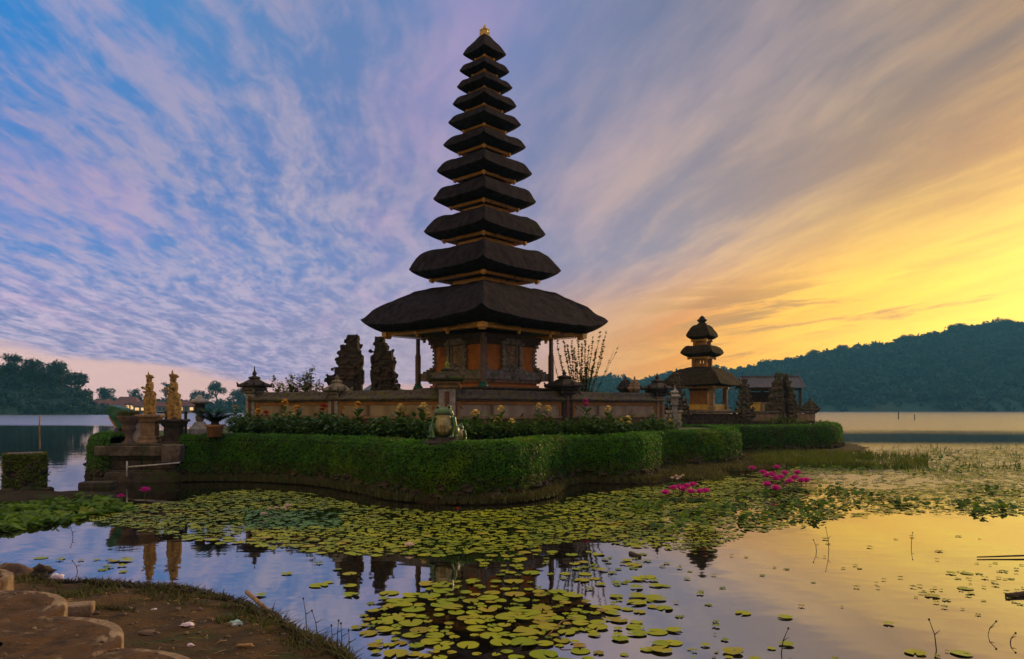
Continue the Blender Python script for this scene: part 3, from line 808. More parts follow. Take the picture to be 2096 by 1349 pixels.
# reeds standing in the shallow water at the right
reed = []
for q in range(16000):
    px = 1545 + (1900 - 1545) * rs.random() ** 1.15; py = 926 + 30 * rs.random()
    py += (px - 1560) * 0.02
    if px > 1785 and rs.random() < 0.72: continue
    p = on(px, min(py, 960))
    if mnoise.noise(Vector((p.x * 0.5, p.y * 0.35, 4))) + 0.3 * rs.random() < -0.12: continue
    reed.append((p.x, p.y, -0.02))
blades('reeds', reed, 0.08, 0.36, M['reed'], 'tuft of low green reeds in the shallows in front of the right hedge', 'reeds', rs, 0.28, 0.014)
sp = []
for q in range(1500):
    px = 1760 + 330 * rs.random(); py = 915 + 55 * rs.random(); p = on(px, py)
    if mnoise.noise(Vector((p.x * 0.45, p.y * 0.3, 9))) > 0.12: sp.append((p.x, p.y, -0.02))
blades('water_plants', sp, 0.08, 0.40, M['reed'], 'scattered thin water plants standing in the gold water at the right', 'water plants', rs, 0.5, 0.012, np.zeros(len(sp)))

# ------------------------------------------------------------------ meru tower
SM = 27.3 / F        # metres per photo pixel at the tower
MX, MY = WX(992, 27.3), 27.3
def mz(py): return ZZ(py, 27.3)

def diamond(r, n=10, p=1.0):
    """points round a square seen corner on: corners lie on the axes"""
    out = []
    cs = [(r, 0), (0, r), (-r, 0), (0, -r)]
    for q in range(4):
        a = Vector(cs[q]); b = Vector(cs[(q + 1) % 4])
        for k in range(n):
            t = k / n
            w = t * t * (3 - 2 * t) * 0.35 + t * 0.65      # closer spacing near the corners
            v = a.lerp(b, w)
            out.append((v.x, v.y, 4 * w * (1 - w)))         # third: 0 at corners, 1 mid-side
    return out
def thatch(prof, sag, m, parent, name='thatch_roof', n=14, jit=0.012, bulge=0.03, seed=0):
    """prof: (radius, z, sag share) from neck down to the eaves and back under to the frame"""
    V = []; Fq = []
    ring = 4 * n
    for j, (r, z, sg) in enumerate(prof):
        for (x, y, mid) in diamond(r, n):
            k = 1 + bulge * mid * sg
            nn = mnoise.noise(Vector((x * 2.1 + seed, y * 2.1, z * 2.1))) * jit * 2.2 + 0.5 * jit * mnoise.noise(Vector((x * 14 + seed, y * 14, z * 14)))
            g = 1 + nn / max(r, 0.3)
            V.append((x * k * g, y * k * g, z - sag * (max(mid, 0.0) ** 0.5) * max(sg, 0.0) + nn * 0.6))
    for j in range(len(prof) - 1):
        for i in range(ring):
            k = (i + 1) % ring
            Fq.append((j * ring + i, (j + 1) * ring + i, (j + 1) * ring + k, j * ring + k))
    o = np_mesh(name, V, Fq, m, parent, smooth=True)
    return o
def resample(prof, k=4):
    """smooth curve through the profile points"""
    k = max(k, 4); out = []; P = [prof[0]] + list(prof) + [prof[-1]]
    for j in range(1, len(P) - 2):
        a, b, c, d = P[j - 1], P[j], P[j + 1], P[j + 2]
        for q in range(k):
            t = q / k
            out.append(tuple(0.5 * (2 * b[i] + (c[i] - a[i]) * t + (2 * a[i] - 5 * b[i] + 4 * c[i] - d[i]) * t * t + (d[i] - a[i] + 3 * b[i] - 3 * c[i]) * t ** 3) for i in range(3)))
    out.append(tuple(prof[-1]))
    return out
def sqring(mb, ro, ri, z0, z1):
    """square frame, corners on the axes"""
    a = [(ro, 0), (0, ro), (-ro, 0), (0, -ro)]; b = [(ri, 0), (0, ri), (-ri, 0), (0, -ri)]
    vs = [(x, y, z0) for x, y in a] + [(x, y, z1) for x, y in a] + [(x, y, z0) for x, y in b] + [(x, y, z1) for x, y in b]
    fs = []
    for i in range(4):
        k = (i + 1) % 4
        fs += [(i, k, k + 4, i + 4), (i + 8, i + 12, k + 12, k + 8), (i + 4, k + 4, k + 12, i + 12), (i, i + 8, k + 8, k)]
    mb.add(vs, fs)
def dentils(mb, r, z0, z1, step, w):
    """small hanging teeth along the four sides"""
    for q in range(4):
        a = Vector(((r, 0), (0, r), (-r, 0), (0, -r))[q]); b = Vector(((0, r), (-r, 0), (0, -r), (r, 0))[q])
        L = (b - a).length; k = max(3, int(L / step))
        ang = math.atan2(b.y - a.y, b.x - a.x)
        for i in range(k):
            p = a.lerp(b, (i + 0.5) / k)
            mb.box((p.x, p.y, (z0 + z1) / 2), (w, w, z1 - z0), ang)

tiers = [  # tip radius, eave row, peak row, peak radius, frame radius, frame row, neck radius (photo px), roll
    (254, 656, 591, 112, 203, 694, 71, 0.3), (156, 553, 511, 93, 110, 580, 60, 0.7), (125, 477, 441, 70, 84.5, 500, 50, 1.6),
    (106, 410, 381, 65, 69.5, 432, 44, 2.0), (98, 353, 325, 52, 62, 375.5, 37, 1.7), (85, 299, 278, 49, 52, 320, 32, 1.5),
    (75, 253, 234, 44, 43, 274, 29, 1.8), (66, 215, 196, 38, 35.5, 231.5, 25, 2.0), (57, 179, 162, 33, 30, 195, 21, 0.8),
    (50.5, 146.5, 130, 29, 24, 158.5, 17, 1.0), (44.5, 111.5, 72.5, 8, 18, 125.5, 6, 0.0)]
def build_meru():
    zb = mz(795)
    e = empty('meru_tower', (MX, MY, ZL), math.radians(1.0), 'tall pagoda tower of eleven stacked black thatched roofs with gold trim', 'pagoda')
    e['group'] = 'thatched pagoda towers'
    def loc(o, z): o.location = (0, 0, z - ZL); return o
    # stone plinth hidden behind the courtyard wall, with its orange courses
    mb = MB()
    for r, z0, z1 in ((150, 0, 0.0), ):
        pass
    def sqsolid(mb, r, z0, z1, r2=None):
        r2 = r if r2 is None else r2
        mb.add([(r, 0, z0), (0, r, z0), (-r, 0, z0), (0, -r, z0), (r2, 0, z1), (0, r2, z1), (-r2, 0, z1), (0, -r2, z1)],
               [(3, 2, 1, 0), (4, 5, 6, 7), (0, 1, 5, 4), (1, 2, 6, 5), (2, 3, 7, 6), (3, 0, 4, 7)])
    mb = MB(); sqsolid(mb, 2.58, 0, zb - ZL - 0.08); sqsolid(mb, 2.66, zb - ZL - 0.08, zb - ZL)
    mb.build('plinth', M['moss_stone'], e, bevel=0.02)
    z = lambda row: mz(row) - ZL
    # base of the shrine: stepped courses, spreading stone shelf with horned corners
    mb = MB()
    sqsolid(mb, 112 * SM, z(795), z(790)); sqsolid(mb, 107 * SM, z(790), z(786)); 
    mb.build('base_course', M['orange'], e, bevel=0.01)
    mb = MB(); sqsolid(mb, 114 * SM, z(786), z(783)); sqsolid(mb, 116.5 * SM, z(783), z(780)); 
    mb.build('base_moulding', M['stone_warm'], e, bevel=0.01)
    mb = MB(); sqsolid(mb, 122 * SM, z(780), z(764)); sqsolid(mb, 110 * SM, z(764), z(761))
    for ca in range(4):
        c, s = math.cos(ca * PI / 2), math.sin(ca * PI / 2)
        for k, (rr, z0, z1, w) in enumerate(((127, 781, 765, 0.34), (124, 765, 761, 0.30), (118, 761, 757, 0.28), (113, 757, 753, 0.24), (108, 753, 748, 0.2))):
            mb.box((c * (rr - 9) * SM, s * (rr - 9) * SM, (z(z0) + z(z1)) / 2), (w, w, z(z1) - z(z0)), PI / 4 + ca * PI / 2)
    mb.build('stone_shelf', M['stone'], e, bevel=0.015)
    # orange walls
    mb = MB(); sqsolid(mb, 103 * SM, z(761), z(690)); mb.build('wall', M['orange'], e)
    # saw-toothed stone quoins at the four corners, flaring under the roof
    for ca in range(4):
        mb = MB()
        c, s = math.cos(ca * PI / 2), math.sin(ca * PI / 2)
        k = 0; row = 752.0
        while row > 700:
            rr = 103 + (3.5 if k % 2 == 0 else 0.5) + max(0, (722 - row) * 0.55)
            mb.box((c * (rr - 6) * SM, s * (rr - 6) * SM, z(row - 2)), (0.17, 0.17, 4 * SM + 0.004), PI / 4 + ca * PI / 2)
            row -= 3.8; k += 1
        mb.build('quoin', M['stone'], e, bevel=0.012)
    # flared stone under the eaves (dark head of the wall)
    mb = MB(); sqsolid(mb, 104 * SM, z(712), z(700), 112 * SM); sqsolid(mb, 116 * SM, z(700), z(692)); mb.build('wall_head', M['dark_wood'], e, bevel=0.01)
    # carved niche in the middle of each face: frame, panel, scrolls at the foot
    for ca in range(4):
        T = Matrix.Rotation(ca * PI / 2 + PI / 4, 4, 'Z')
        yo = -103 * SM / math.sqrt(2)
        nb = MB()
        nb.box((-0.42, yo - 0.05, (z(762) + z(704)) / 2), (0.12, 0.16, z(704) - z(762)), M=T)
        nb.box((0.42, yo - 0.05, (z(762) + z(704)) / 2), (0.12, 0.16, z(704) - z(762)), M=T)
        nb.box((-0.28, yo - 0.03, (z(760) + z(710)) / 2), (0.09, 0.10, z(710) - z(760)), M=T)
        nb.box((0.28, yo - 0.03, (z(760) + z(710)) / 2), (0.09, 0.10, z(710) - z(760)), M=T)
        nb.box((0, yo - 0.07, z(708)), (1.12, 0.22, 0.10), M=T); nb.box((0, yo - 0.08, z(703)), (0.8, 0.24, 0.12), M=T)
        for s in (-1, 1):
            for k in range(7):
                nb.ball((s * (0.40 + 0.085 * k), yo - 0.10 - 0.02 * (k % 2), z(758 + 1.4 * k) - 0.02 * k), 0.105 - 0.007 * k, 8, 6, (1, 0.9, 1), M=T, jit=0.3, seed=k)
            for k in range(5):
                nb.ball((s * (0.47 + 0.03 * (k % 2)), yo - 0.08, z(750 - 9 * k)), 0.065, 7, 5, M=T, jit=0.3, seed=k + 9)
        for k in range(9):
            nb.ball((-0.36 + 0.09 * k, yo - 0.16, z(762) + 0.05 * math.sin(k * 2.1) + 0.09 * (1 - abs(k - 4) / 4)), 0.10, 8, 6, M=T, jit=0.35, seed=k + 31)
        for k in range(7):
            nb.ball((-0.2 + 0.066 * k, yo - 0.20, z(772) - 0.03 * (k % 2)), 0.085, 8, 6, M=T, jit=0.35, seed=k + 51)
        f = nb.build('niche_frame', M['stone'], e, disp=0.03, dscale=0.05)
        pb = MB(); pb.box((0, yo - 0.015, (z(759) + z(712)) / 2), (0.48, 0.05, z(712) - z(759)), M=T)
        for k in range(10):
            pb.ball((0.1 * math.sin(k * 2.4), yo - 0.045, z(755 - 4.2 * k)), 0.055, 7, 5, (1.2, 0.5, 1), M=T, seed=k)
        pb.build('niche_panel', M['stone_warm'], f, disp=0.015, dscale=0.04)
    # posts under the eaves
    for ca in range(4):
        c, s = math.cos(ca * PI / 2), math.sin(ca * PI / 2)
        mb = MB(); r = 136 * SM
        mb.box((c * r, s * r, (z(795) + z(728)) / 2), (0.155, 0.155, z(728) - z(795)), PI / 4)
        mb.box((c * r, s * r, (z(728) + z(694)) / 2), (0.115, 0.115, z(694) - z(728)), PI / 4)
        mb.box((c * r, s * r, z(727)), (0.135, 0.135, 0.05), PI / 4)
        p = mb.build('post', M['post'], e, bevel=0.01)
        mb = MB(); mb.lathe([(0.17, 0), (0.17, 0.06), (0.12, 0.10), (0.13, 0.16)], 8, (c * r, s * r, z(795)), False)
        mb.build('post_base', M['teal_paint'], p)
    # the roofs
    prev = None
    for i, (rt, yt, yp, rp, rf, yf, rn, roll) in enumerate(tiers):
        big = i == 0
        hh = max(0.05, (5.5 if big else 3.6 if i < 6 else 2.6) * SM)
        zt, zp, zf = z(yt), z(yp), z(yf) + hh * 2.1
        R_, Rp, Rf, Rn = rt * SM, rp * SM, rf * SM, rn * SM
        if i < 10:
            dz = zp - zt
            top = [(Rn * 0.80, zp - 0.20 * dz, 0), (Rn, zp - 0.15 * dz, 0), ((Rn + Rp) / 2, zp + 0.01 * dz, 0.05), (Rp, zp, 0.15),
                   (Rp + (R_ - Rp) * 0.30, zp - dz * (0.18 if big else 0.06), 0.35), (Rp + (R_ - Rp) * 0.62, zp - dz * (0.48 if big else 0.29), 0.6), (Rp + (R_ - Rp) * 0.86, zt + dz * (0.20 if big else 0.28), 0.85), (R_, zt, 1.0)]
        else:
            dz = zp - zt
            top = [(0.05, zp + 0.02, 0), (Rp, zp, 0), (R_ * 0.42, zt + dz * 0.76, 0.15), (R_ * 0.72, zt + dz * 0.42, 0.5), (R_ * 0.92, zt + dz * 0.14, 0.8), (R_, zt, 1.0)]
        hb = zt - zf
        under = [(R_ - (R_ - Rf) * 0.17, zt - hb * 0.22, 1.0), (R_ - (R_ - Rf) * 0.46, zt - hb * 0.57, 0.7), (R_ - (R_ - Rf) * 0.78, zt - hb * 0.88, 0.35), (Rf * 1.01, zf + hb * 0.02, 0.0), (Rf * 0.7, zf + 0.02, 0)]
        prof = resample(top, 2) + resample([(R_, zt, 1.0)] + under, 2)
        sag = 0.072 * R_
        t = thatch(prof, sag, M['thatch'], e, 'thatch_roof', n=22 if big else 18, jit=0.03 if big else 0.016, bulge=0.05, seed=i * 7.7)
        t.rotation_euler = (0, math.radians(roll * 0.75), 0)
        # carry the pivot of the tilt to the roof's own centre
        t.location = (0, 0, 0)
        for v in t.data.vertices: v.co.z -= zt
        t.location.z = zt
        # gilded frame under the roof
        mb = MB(); h = max(0.05, (5.5 if big else 3.6 if i < 6 else 2.6) * SM)
        zf0 = zf - zt
        sqring(mb, Rf, Rf * 0.80, zf0 - h * 0.45, zf0 + h * 0.55)
        sqring(mb, Rf * 1.03, Rf * 0.82, zf0 + h * 0.56, zf0 + h * 1.1)
        if big: sqring(mb, Rf * 1.06, Rf * 0.84, zf0 + h * 1.12, zf0 + h * 1.6)
        sqring(mb, Rf * 0.97, Rf * 0.80, zf0 - h * 1.0, zf0 - h * 0.46)
        if i < 8: dentils(mb, Rf * 0.985, zf0 - h * 1.45, zf0 - h * 0.98, 0.085 if i < 4 else 0.07, 0.045 if i < 4 else 0.035)
        for ca in range(4):
            c, s = math.cos(ca * PI / 2), math.sin(ca * PI / 2)
            w = max(0.07, Rf * 0.055)
            mb.box((c * Rf * 0.985, s * Rf * 0.985, zf0 - h * 0.5), (w * 1.3, w * 1.3, h * 2.4), PI / 4)
            mb.box((c * Rf * 0.97, s * Rf * 0.97, zf0 - h * 1.9), (w * 0.9, w * 0.9, h * 0.8), PI / 4)
        if big:
            for ca in range(4):
                a = Vector((math.cos(ca * PI / 2), math.sin(ca * PI / 2))) * Rf; b = Vector((math.cos((ca + 1) * PI / 2), math.sin((ca + 1) * PI / 2))) * Rf
                for f in (0.34, 0.66):
                    p = a.lerp(b, f); mb.box((p.x * 0.98, p.y * 0.98, zf0 - h * 0.8), (0.16, 0.16, h * 1.6), PI / 4 + ca * PI / 2, taper=1.0)
                    mb.box((p.x * 0.97, p.y * 0.97, zf0 - h * 2.1), (0.09, 0.09, h * 1.0), PI / 4 + ca * PI / 2)
        mb.build('gold_cornice', M['gold'], t, bevel=0.006)
        mb = MB(); sqring(mb, Rf * 0.80, 0.02, zf0 - h * 0.3, zf0 + h * 0.1); mb.build('soffit', M['dark_wood'], t)
        # carved gold box the next roof sits on
        if i < 10:
            nt_ = tiers[i + 1]
            znf = z(nt_[5]); rn2 = Rn * 0.985
            mb = MB()
            z0 = zp - 0.3 * dz
            mb.add([], [])
            a = rn2
            for (r, q0, q1) in ((a * 0.86, z0, znf + 0.02), (a * 0.97, z0, zp + 0.02 + (znf - zp) * 0.35), (a * 1.0, zp + (znf - zp) * 0.62, zp + (znf - zp) * 0.80), (a * 0.93, zp + (znf - zp) * 0.80, zp + (znf - zp) * 1.3)):
                sqsolid(mb, r, q0, q1)
            dentils(mb, a * 0.93, zp + (znf - zp) * 0.30, zp + (znf - zp) * 0.62, 0.11, 0.07)
            mb.build('carved_neck', M['gold'] if i < 6 else M['dark_wood'], e, bevel=0.006)
    # finial
    mb = MB(); zt = z(74)
    mb.lathe([(0.17, 0), (0.17, 0.05), (0.12, 0.07), (0.15, 0.13), (0.11, 0.17), (0.15, 0.20), (0.16, 0.25), (0.09, 0.30), (0.05, 0.33), (0.06, 0.36), (0.02, 0.42), (0.005, 0.50)], 12, (0, 0, zt - 0.02))
    for k in range(4):
        a = k * PI / 2
        mb.ball((0.15 * math.cos(a), 0.15 * math.sin(a), zt + 0.22), 0.045, 7, 5)
        mb.box((0.155 * math.cos(a), 0.155 * math.sin(a), zt + 0.07), (0.06, 0.06, 0.14), a)
    mb.build('finial', M['gold_bright'], e)
build_meru()
# ------------------------------------------------------------------ courtyard wall
wall_nodes = [(521, 28.2), (690, 26.1), (915, 23.5), (1155, 26.4), (1345, 30.0)]
def wall_run(a, b, label, ztop=2.84, seed=0, drop=0.0):
    pa = Vector((WX(*a), a[1])); pb = Vector((WX(*b), b[1]))
    L = (pb - pa).length; ang = math.atan2(pb.y - pa.y, pb.x - pa.x)
    e = empty('courtyard_wall', (pa.x, pa.y, ZL - 0.05), ang, label, 'wall', 'walls round the tower courtyard')
    z0 = ZL - 0.05
    def piece(name, m, y0, y1, za, zb, x0=0.0, x1=None, bev=0.012):
        mb = MB(); x1 = L if x1 is None else x1
        mb.box(((x0 + x1) / 2, (y0 + y1) / 2, (za + zb) / 2 - z0), (x1 - x0, y1 - y0, zb - za))
        return mb.build(name, m, e, bevel=bev)
    t = ztop - 2.84
    piece('brick_base', M['red_brick'], -0.22, 0.22, z0, 1.88)
    piece('base_moulding', M['stone_warm'], -0.25, 0.25, 1.88, 1.97)
    piece('panel', M['white_panel'], -0.15, 0.15, 1.97, 2.35)
    piece('ochre_band', M['ochre'], -0.18, 0.18, 2.35, 2.46 + t)
    piece('cornice', M['stone_warm'], -0.23, 0.23, 2.46 + t, 2.50 + t)
    # vertical ochre frames at the ends of the panel, with notched corners
    mb = MB()
    for xx in (0.32, L - 0.32):
        mb.box((xx, -0.16, 2.16 - z0), (0.10, 0.04, 0.38)); 
        for k in range(4): mb.box((xx + (0.07 + 0.03 * k) * (1 if xx < 1 else -1), -0.16, 2.33 - 0.035 * k - z0), (0.05, 0.036, 0.035))
    mb.build('panel_frame', M['ochre'], e)
    # sagging mossy coping: a sheet of old stone tiles with an uneven edge
    n = max(10, int(L / 0.12)); prof = [(-0.30, 2.50), (-0.34, 2.54), (-0.33, 2.585), (-0.20, 2.66), (-0.135, 2.70), (-0.125, 2.80), (-0.08, 2.84), (0.08, 2.84), (0.125, 2.80), (0.135, 2.70), (0.20, 2.66), (0.33, 2.585), (0.34, 2.54), (0.30, 2.50)]
    V = []; Fq = []; R = len(prof)
    for i in range(n + 1):
        x = L * i / n
        for j, (y, z) in enumerate(prof):
            w = 0.024 * mnoise.noise(Vector((x * 3.1 + seed * 9, j * 0.7, 0))) + 0.02 * mnoise.noise(Vector((x * 0.7, seed, 0))) + random.uniform(-1, 1) * 0.006
            V.append((x, y * (1 + w), z + t + w - z0))
    for i in range(n):
        for j in range(R - 1): Fq.append((i * R + j, (i + 1) * R + j, (i + 1) * R + j + 1, i * R + j + 1))
    np_mesh('coping', V, Fq, M['coping'], e)
labs = ['left stretch of courtyard wall between the end pinnacle and the split gate', 'stretch of courtyard wall from the split gate to the front corner pillar',
        'stretch of courtyard wall right of the front corner pillar, below the tower', 'right stretch of courtyard wall running back from the bare shrub']
for i in range(4): wall_run(wall_nodes[i], wall_nodes[i + 1], labs[i], seed=i)

def sqlathe(mb, prof, c, rz=0.0, M_=None):
    """four-sided turned profile: (half width, z)"""
    mb.lathe([(r * math.sqrt(2), z) for r, z in prof], 4, c, False, M_, rz=PI / 4 + rz)

def pillar(px, d, rz, label, w=0.24, capz=2.62, cap=1.0, shaft='stone_pale', capm='stone_dark', finm=None, fin=1.0, zb=ZL - 0.05, group='pillars of the courtyard wall', wings=True, name='wall_pillar'):
    e = empty(name, (WX(px, d), d, zb), rz, label, 'pillar', group)
    mb = MB(); h = capz - zb
    sqlathe(mb, [(w * 1.35, 0), (w * 1.35, 0.3), (w * 1.15, 0.36), (w * 1.15, 0.5), (w, 0.55), (w, h - 0.12)], (0, 0, 0))
    mb.build('shaft', M[shaft], e, bevel=0.012, disp=0.02, dscale=0.1)
    # brick strips and pale lozenges on the faces
    mb = MB()
    for k in range(4):
        T = Matrix.Rotation(k * PI / 2, 4, 'Z')
        mb.box((0, -w - 0.012, h * 0.62), (w * 0.55, 0.03, h * 0.5), M=T)
    mb.build('face_strip', M['red_brick'], e)
    # capital with horns, then roof-like cap
    mb = MB(); c = cap
    sqlathe(mb, [(w * 1.02, h - 0.14), (w * 1.25 * c, h - 0.09), (w * 1.25 * c, h - 0.05), (w * 1.05 * c, h - 0.02), (w * 1.45 * c, h + 0.05), (w * 1.5 * c, h + 0.09), (w * 1.2 * c, h + 0.11)], (0, 0, 0))
    if wings:
        for k in range(4):
            a = k * PI / 2 + PI / 4; q = w * 1.5 * c
            for j in range(3):
                mb.ball((math.cos(a) * q * (1.18 + 0.14 * j), math.sin(a) * q * (1.18 + 0.14 * j), h - 0.02 - 0.055 * j + 0.03), 0.05 - 0.006 * j, 7, 5, jit=0.3, seed=j + k * 5)
    cp = mb.build('capital', M['stone_warm'] if finm == 'green' else M['stone'] if shaft == 'stone_pale' else M['stone_dark'], e, bevel=0.008, disp=0.03, dscale=0.07)
    mb = MB()
    q = w * c
    sqlathe(mb, [(q * 1.35, h + 0.11), (q * 1.95, h + 0.14), (q * 2.0, h + 0.20), (q * 1.6, h + 0.26), (q * 1.15, h + 0.32), (q * 0.75, h + 0.40), (q * 0.55, h + 0.43), (q * 0.72, h + 0.46), (q * 0.72, h + 0.50), (q * 0.42, h + 0.54)], (0, 0, 0))
    for k in range(4):
        a = k * PI / 2 + PI / 4
        for j in range(4):
            rr = q * 2.0 * 1.25 + 0.02 * j
            mb.ball((math.cos(a) * rr, math.sin(a) * rr, h + 0.16 + 0.04 * j), 0.055 - 0.008 * j, 7, 5, jit=0.3, seed=j * 3 + k)
        a += PI / 4
        mb.ball((math.cos(a) * q * 1.9, math.sin(a) * q * 1.9, h + 0.24), 0.07, 7, 5, (1, 1, 1.5), jit=0.3, seed=k + 40)
    mb.build('cap', M[capm], e, bevel=0.01, disp=0.035, dscale=0.08)
    mb = MB(); f = fin
    mb.lathe([(0.07, h + 0.52), (0.09, h + 0.55), (0.05, h + 0.58), (0.085, h + 0.62 ), (0.085, h + 0.62 + 0.04 * f), (0.05, h + 0.62 + 0.09 * f), (0.025, h + 0.62 + 0.15 * f), (0.02, h + 0.62 + 0.22 * f), (0.004, h + 0.62 + 0.30 * f)], 10)
    mb.build('finial', M['finial_green'] if finm == 'green' else M[capm], e)
    return e
M['finial_green'] = mat('lichened_finial', (0.24, 0.26, 0.035), (0.12, 0.13, 0.03), (0.08, 0.06, 0.04), 12.0, 0.85, 0.6, 22, 0.02)
pillar(521, 28.2, -0.5, 'dark pinnacled pillar at the far left end of the courtyard wall', 0.23, 2.92, 1.0, fin=1.1)
pillar(690, 26.05, -0.5, 'low pale pillar in the wall just left of the split gate', 0.22, 2.70, 0.85, capm='stone', fin=0.35)
pillar(915, 23.4, 0.1, 'front corner pillar of the courtyard wall with a lichened green finial, behind the frog', 0.26, 2.98, 1.05, 'stone_pale', 'moss_stone', 'green', 0.95)
pillar(1155, 26.3, 0.6, 'dark capped wall pillar in front of the bare stemmed shrub', 0.21, 2.86, 1.25, 'stone_dark', 'stone_dark', None, 0.5)
pillar(1345, 29.9, 0.6, 'carved dark pillar at the right end of the courtyard wall', 0.21, 2.86, 1.15, 'stone_warm', 'stone_dark', None, 0.7)

# ------------------------------------------------------------------ carved split gates
def carved_half(px, d, outl, label, group, thick, m, seed, curls=(), rz=0.0, zb=ZL, vox=0.026, nm='split_gate_half', cat='split gate'):
    """outl: photo pixels tracing the silhouette at distance d; given real thickness, ledges and carving"""
    cx = sum(p[0] for p in outl) / len(outl)
    e = empty(nm, (WX(cx, d), d, zb), rz, label, cat, group)
    o = [((p[0] - cx) * d / F, ZZ(p[1], d) - zb) for p in outl]
    xs = [p[0] for p in o]; top = max(p[1] for p in o); lo = min(p[1] for p in o)
    mb = MB()
    n = 7
    # stacked storeys: the lower the deeper
    def cut(za, zb_):
        pts = []
        for i in range(len(o)):
            a, b = o[i], o[(i + 1) % len(o)]
            if za <= a[1] <= zb_: pts.append(a)
            for zc in (za, zb_):
                if (a[1] - zc) * (b[1] - zc) < 0:
                    t = (zc - a[1]) / (b[1] - a[1]); pts.append((a[0] + (b[0] - a[0]) * t, zc))
        return pts
    mb.prism(o, -thick * 0.34, thick * 0.34)
    r = random.Random(seed)
    for k in range(n):
        z0 = lo + (top - lo) * k / n; z1 = lo + (top - lo) * (k + 1) / n
        pts = cut(z0, z1)
        if len(pts) < 3: continue
        x0 = min(p[0] for p in pts); x1 = max(p[0] for p in pts); w = x1 - x0
        dep = thick * (1.0 - 0.55 * k / n)
        mb.box(((x0 + x1) / 2, 0, (z0 + z1) / 2), (w * 0.54, dep, (z1 - z0) * 0.9))
        mb.box(((x0 + x1) / 2, 0, z1 - 0.03), (w * 0.60, dep * 1.1, 0.05))
        mb.box(((x0 + x1) / 2, 0, z0 + (z1 - z0) * 0.3), (w * 0.58, dep * 1.08, 0.05))
        for q in range(5):
            mb.ball((x0 + w * r.random(), -dep * 0.54, z0 + (z1 - z0) * r.random()), r.uniform(0.05, 0.10), 7, 5, jit=0.4, seed=r.randint(0, 999))
            mb.ball((x0 + w * r.random(), dep * 0.54, z0 + (z1 - z0) * r.random()), r.uniform(0.05, 0.10), 7, 5, jit=0.4, seed=r.randint(0, 999))
    for (qx, qy, qr) in curls:
        x = (qx - cx) * d / F; z = ZZ(qy, d) - zb; qr *= d / F
        mb.tube([(x + qr * math.cos(t), 0, z + qr * math.sin(t)) for t in [k * 0.6 - 1.2 for k in range(9)]], [qr * 0.55] * 8 + [qr * 0.3], 7)
        mb.ball((x, -thick * 0.3, z), qr * 0.9, 8, 6); mb.ball((x, thick * 0.3, z), qr * 0.9, 8, 6)
    mb.build('carved_stone', m, e, remesh=vox, disp=0.035, dscale=0.06)
    return e
def zo(pts, sc, ox, oy): return [(p[0] / sc + ox, p[1] / sc + oy) for p in pts]
gl = zo([(1340, 860), (1340, 670), (1335, 600), (1352, 590), (1352, 470), (1335, 445), (1348, 400), (1348, 325), (1322, 300), (1306, 230), (1306, 130), (1294, 122), (1262, 140), (1248, 165), (1250, 195), (1232, 205), (1205, 212), (1165, 235), (1140, 262), (1122, 300), (1132, 330), (1106, 350), (1108, 400), (1126, 450), (1084, 462), (1084, 510), (1040, 520), (1012, 515), (1004, 580), (1020, 615), (1060, 640), (1060, 860)], 4.764, 460, 660)
gr = zo([(1430, 860), (1428, 670), (1440, 600), (1428, 540), (1428, 470), (1450, 450), (1430, 390), (1430, 335), (1460, 315), (1474, 250), (1470, 190), (1476, 140), (1488, 142), (1500, 160), (1525, 158), (1534, 200), (1570, 212), (1588, 245), (1585, 292), (1600, 300), (1608, 286), (1635, 295), (1640, 370), (1660, 420), (1648, 470), (1672, 500), (1672, 560), (1660, 600), (1700, 630), (1700, 860)], 4.764, 460, 660)
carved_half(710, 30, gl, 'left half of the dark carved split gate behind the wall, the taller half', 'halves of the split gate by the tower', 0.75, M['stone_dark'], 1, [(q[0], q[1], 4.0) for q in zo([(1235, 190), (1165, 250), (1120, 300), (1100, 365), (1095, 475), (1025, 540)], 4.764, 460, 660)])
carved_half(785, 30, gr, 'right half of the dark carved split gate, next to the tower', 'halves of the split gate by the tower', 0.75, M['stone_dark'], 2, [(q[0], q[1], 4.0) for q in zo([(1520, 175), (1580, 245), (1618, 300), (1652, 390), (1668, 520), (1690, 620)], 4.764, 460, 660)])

# small shrine tops showing above the wall at the right
def pinnacle(px, d, ytop, wpx, ybase, label, m, group=None, seed=0, zb=ZL, vox=0.022):
    s = d / F; e = empty('stone_pinnacle', (WX(px, d), d, zb), 0.5, label, 'pinnacle', group)
    zt = ZZ(ytop, d) - zb; zs = ZZ(ybase, d) - zb; w = wpx * s / 2; h = zt - zs
    mb = MB()
    sqlathe(mb, [(w * 0.55, 0), (w * 0.55, zs)], (0, 0, 0))
    mb.build('shaft', M['stone_warm'], e, bevel=0.01)
    mb = MB()
    sqlathe(mb, [(w * 0.7, zs), (w * 0.8, zs + h * 0.08), (w, zs + h * 0.18), (w * 0.98, zs + h * 0.25), (w * 0.72, zs + h * 0.33), (w * 0.78, zs + h * 0.40), (w * 0.55, zs + h * 0.48), (w * 0.58, zs + h * 0.55), (w * 0.3, zs + h * 0.63), (w * 0.32, zs + h * 0.70), (w * 0.16, zs + h * 0.78), (w * 0.05, zt)], (0, 0, 0))
    for k in range(4):
        for j in range(3):
            a = k * PI / 2 + PI / 4; rr = w * (1.25 - 0.33 * j)
            mb.ball((math.cos(a) * rr, math.sin(a) * rr, zs + h * (0.24 + 0.17 * j)), w * 0.24, 7, 5, (1, 1, 1.4), jit=0.3, seed=seed + k)
    mb.build('carved_top', m, e, remesh=vox, disp=0.04, dscale=0.06)
    return e
pinnacle(1280, 31.5, 767, 24, 803, 'thin dark pinnacle behind the right wall, left of the orange faced one', M['stone_dark'], 'pinnacles above the right wall', 1)
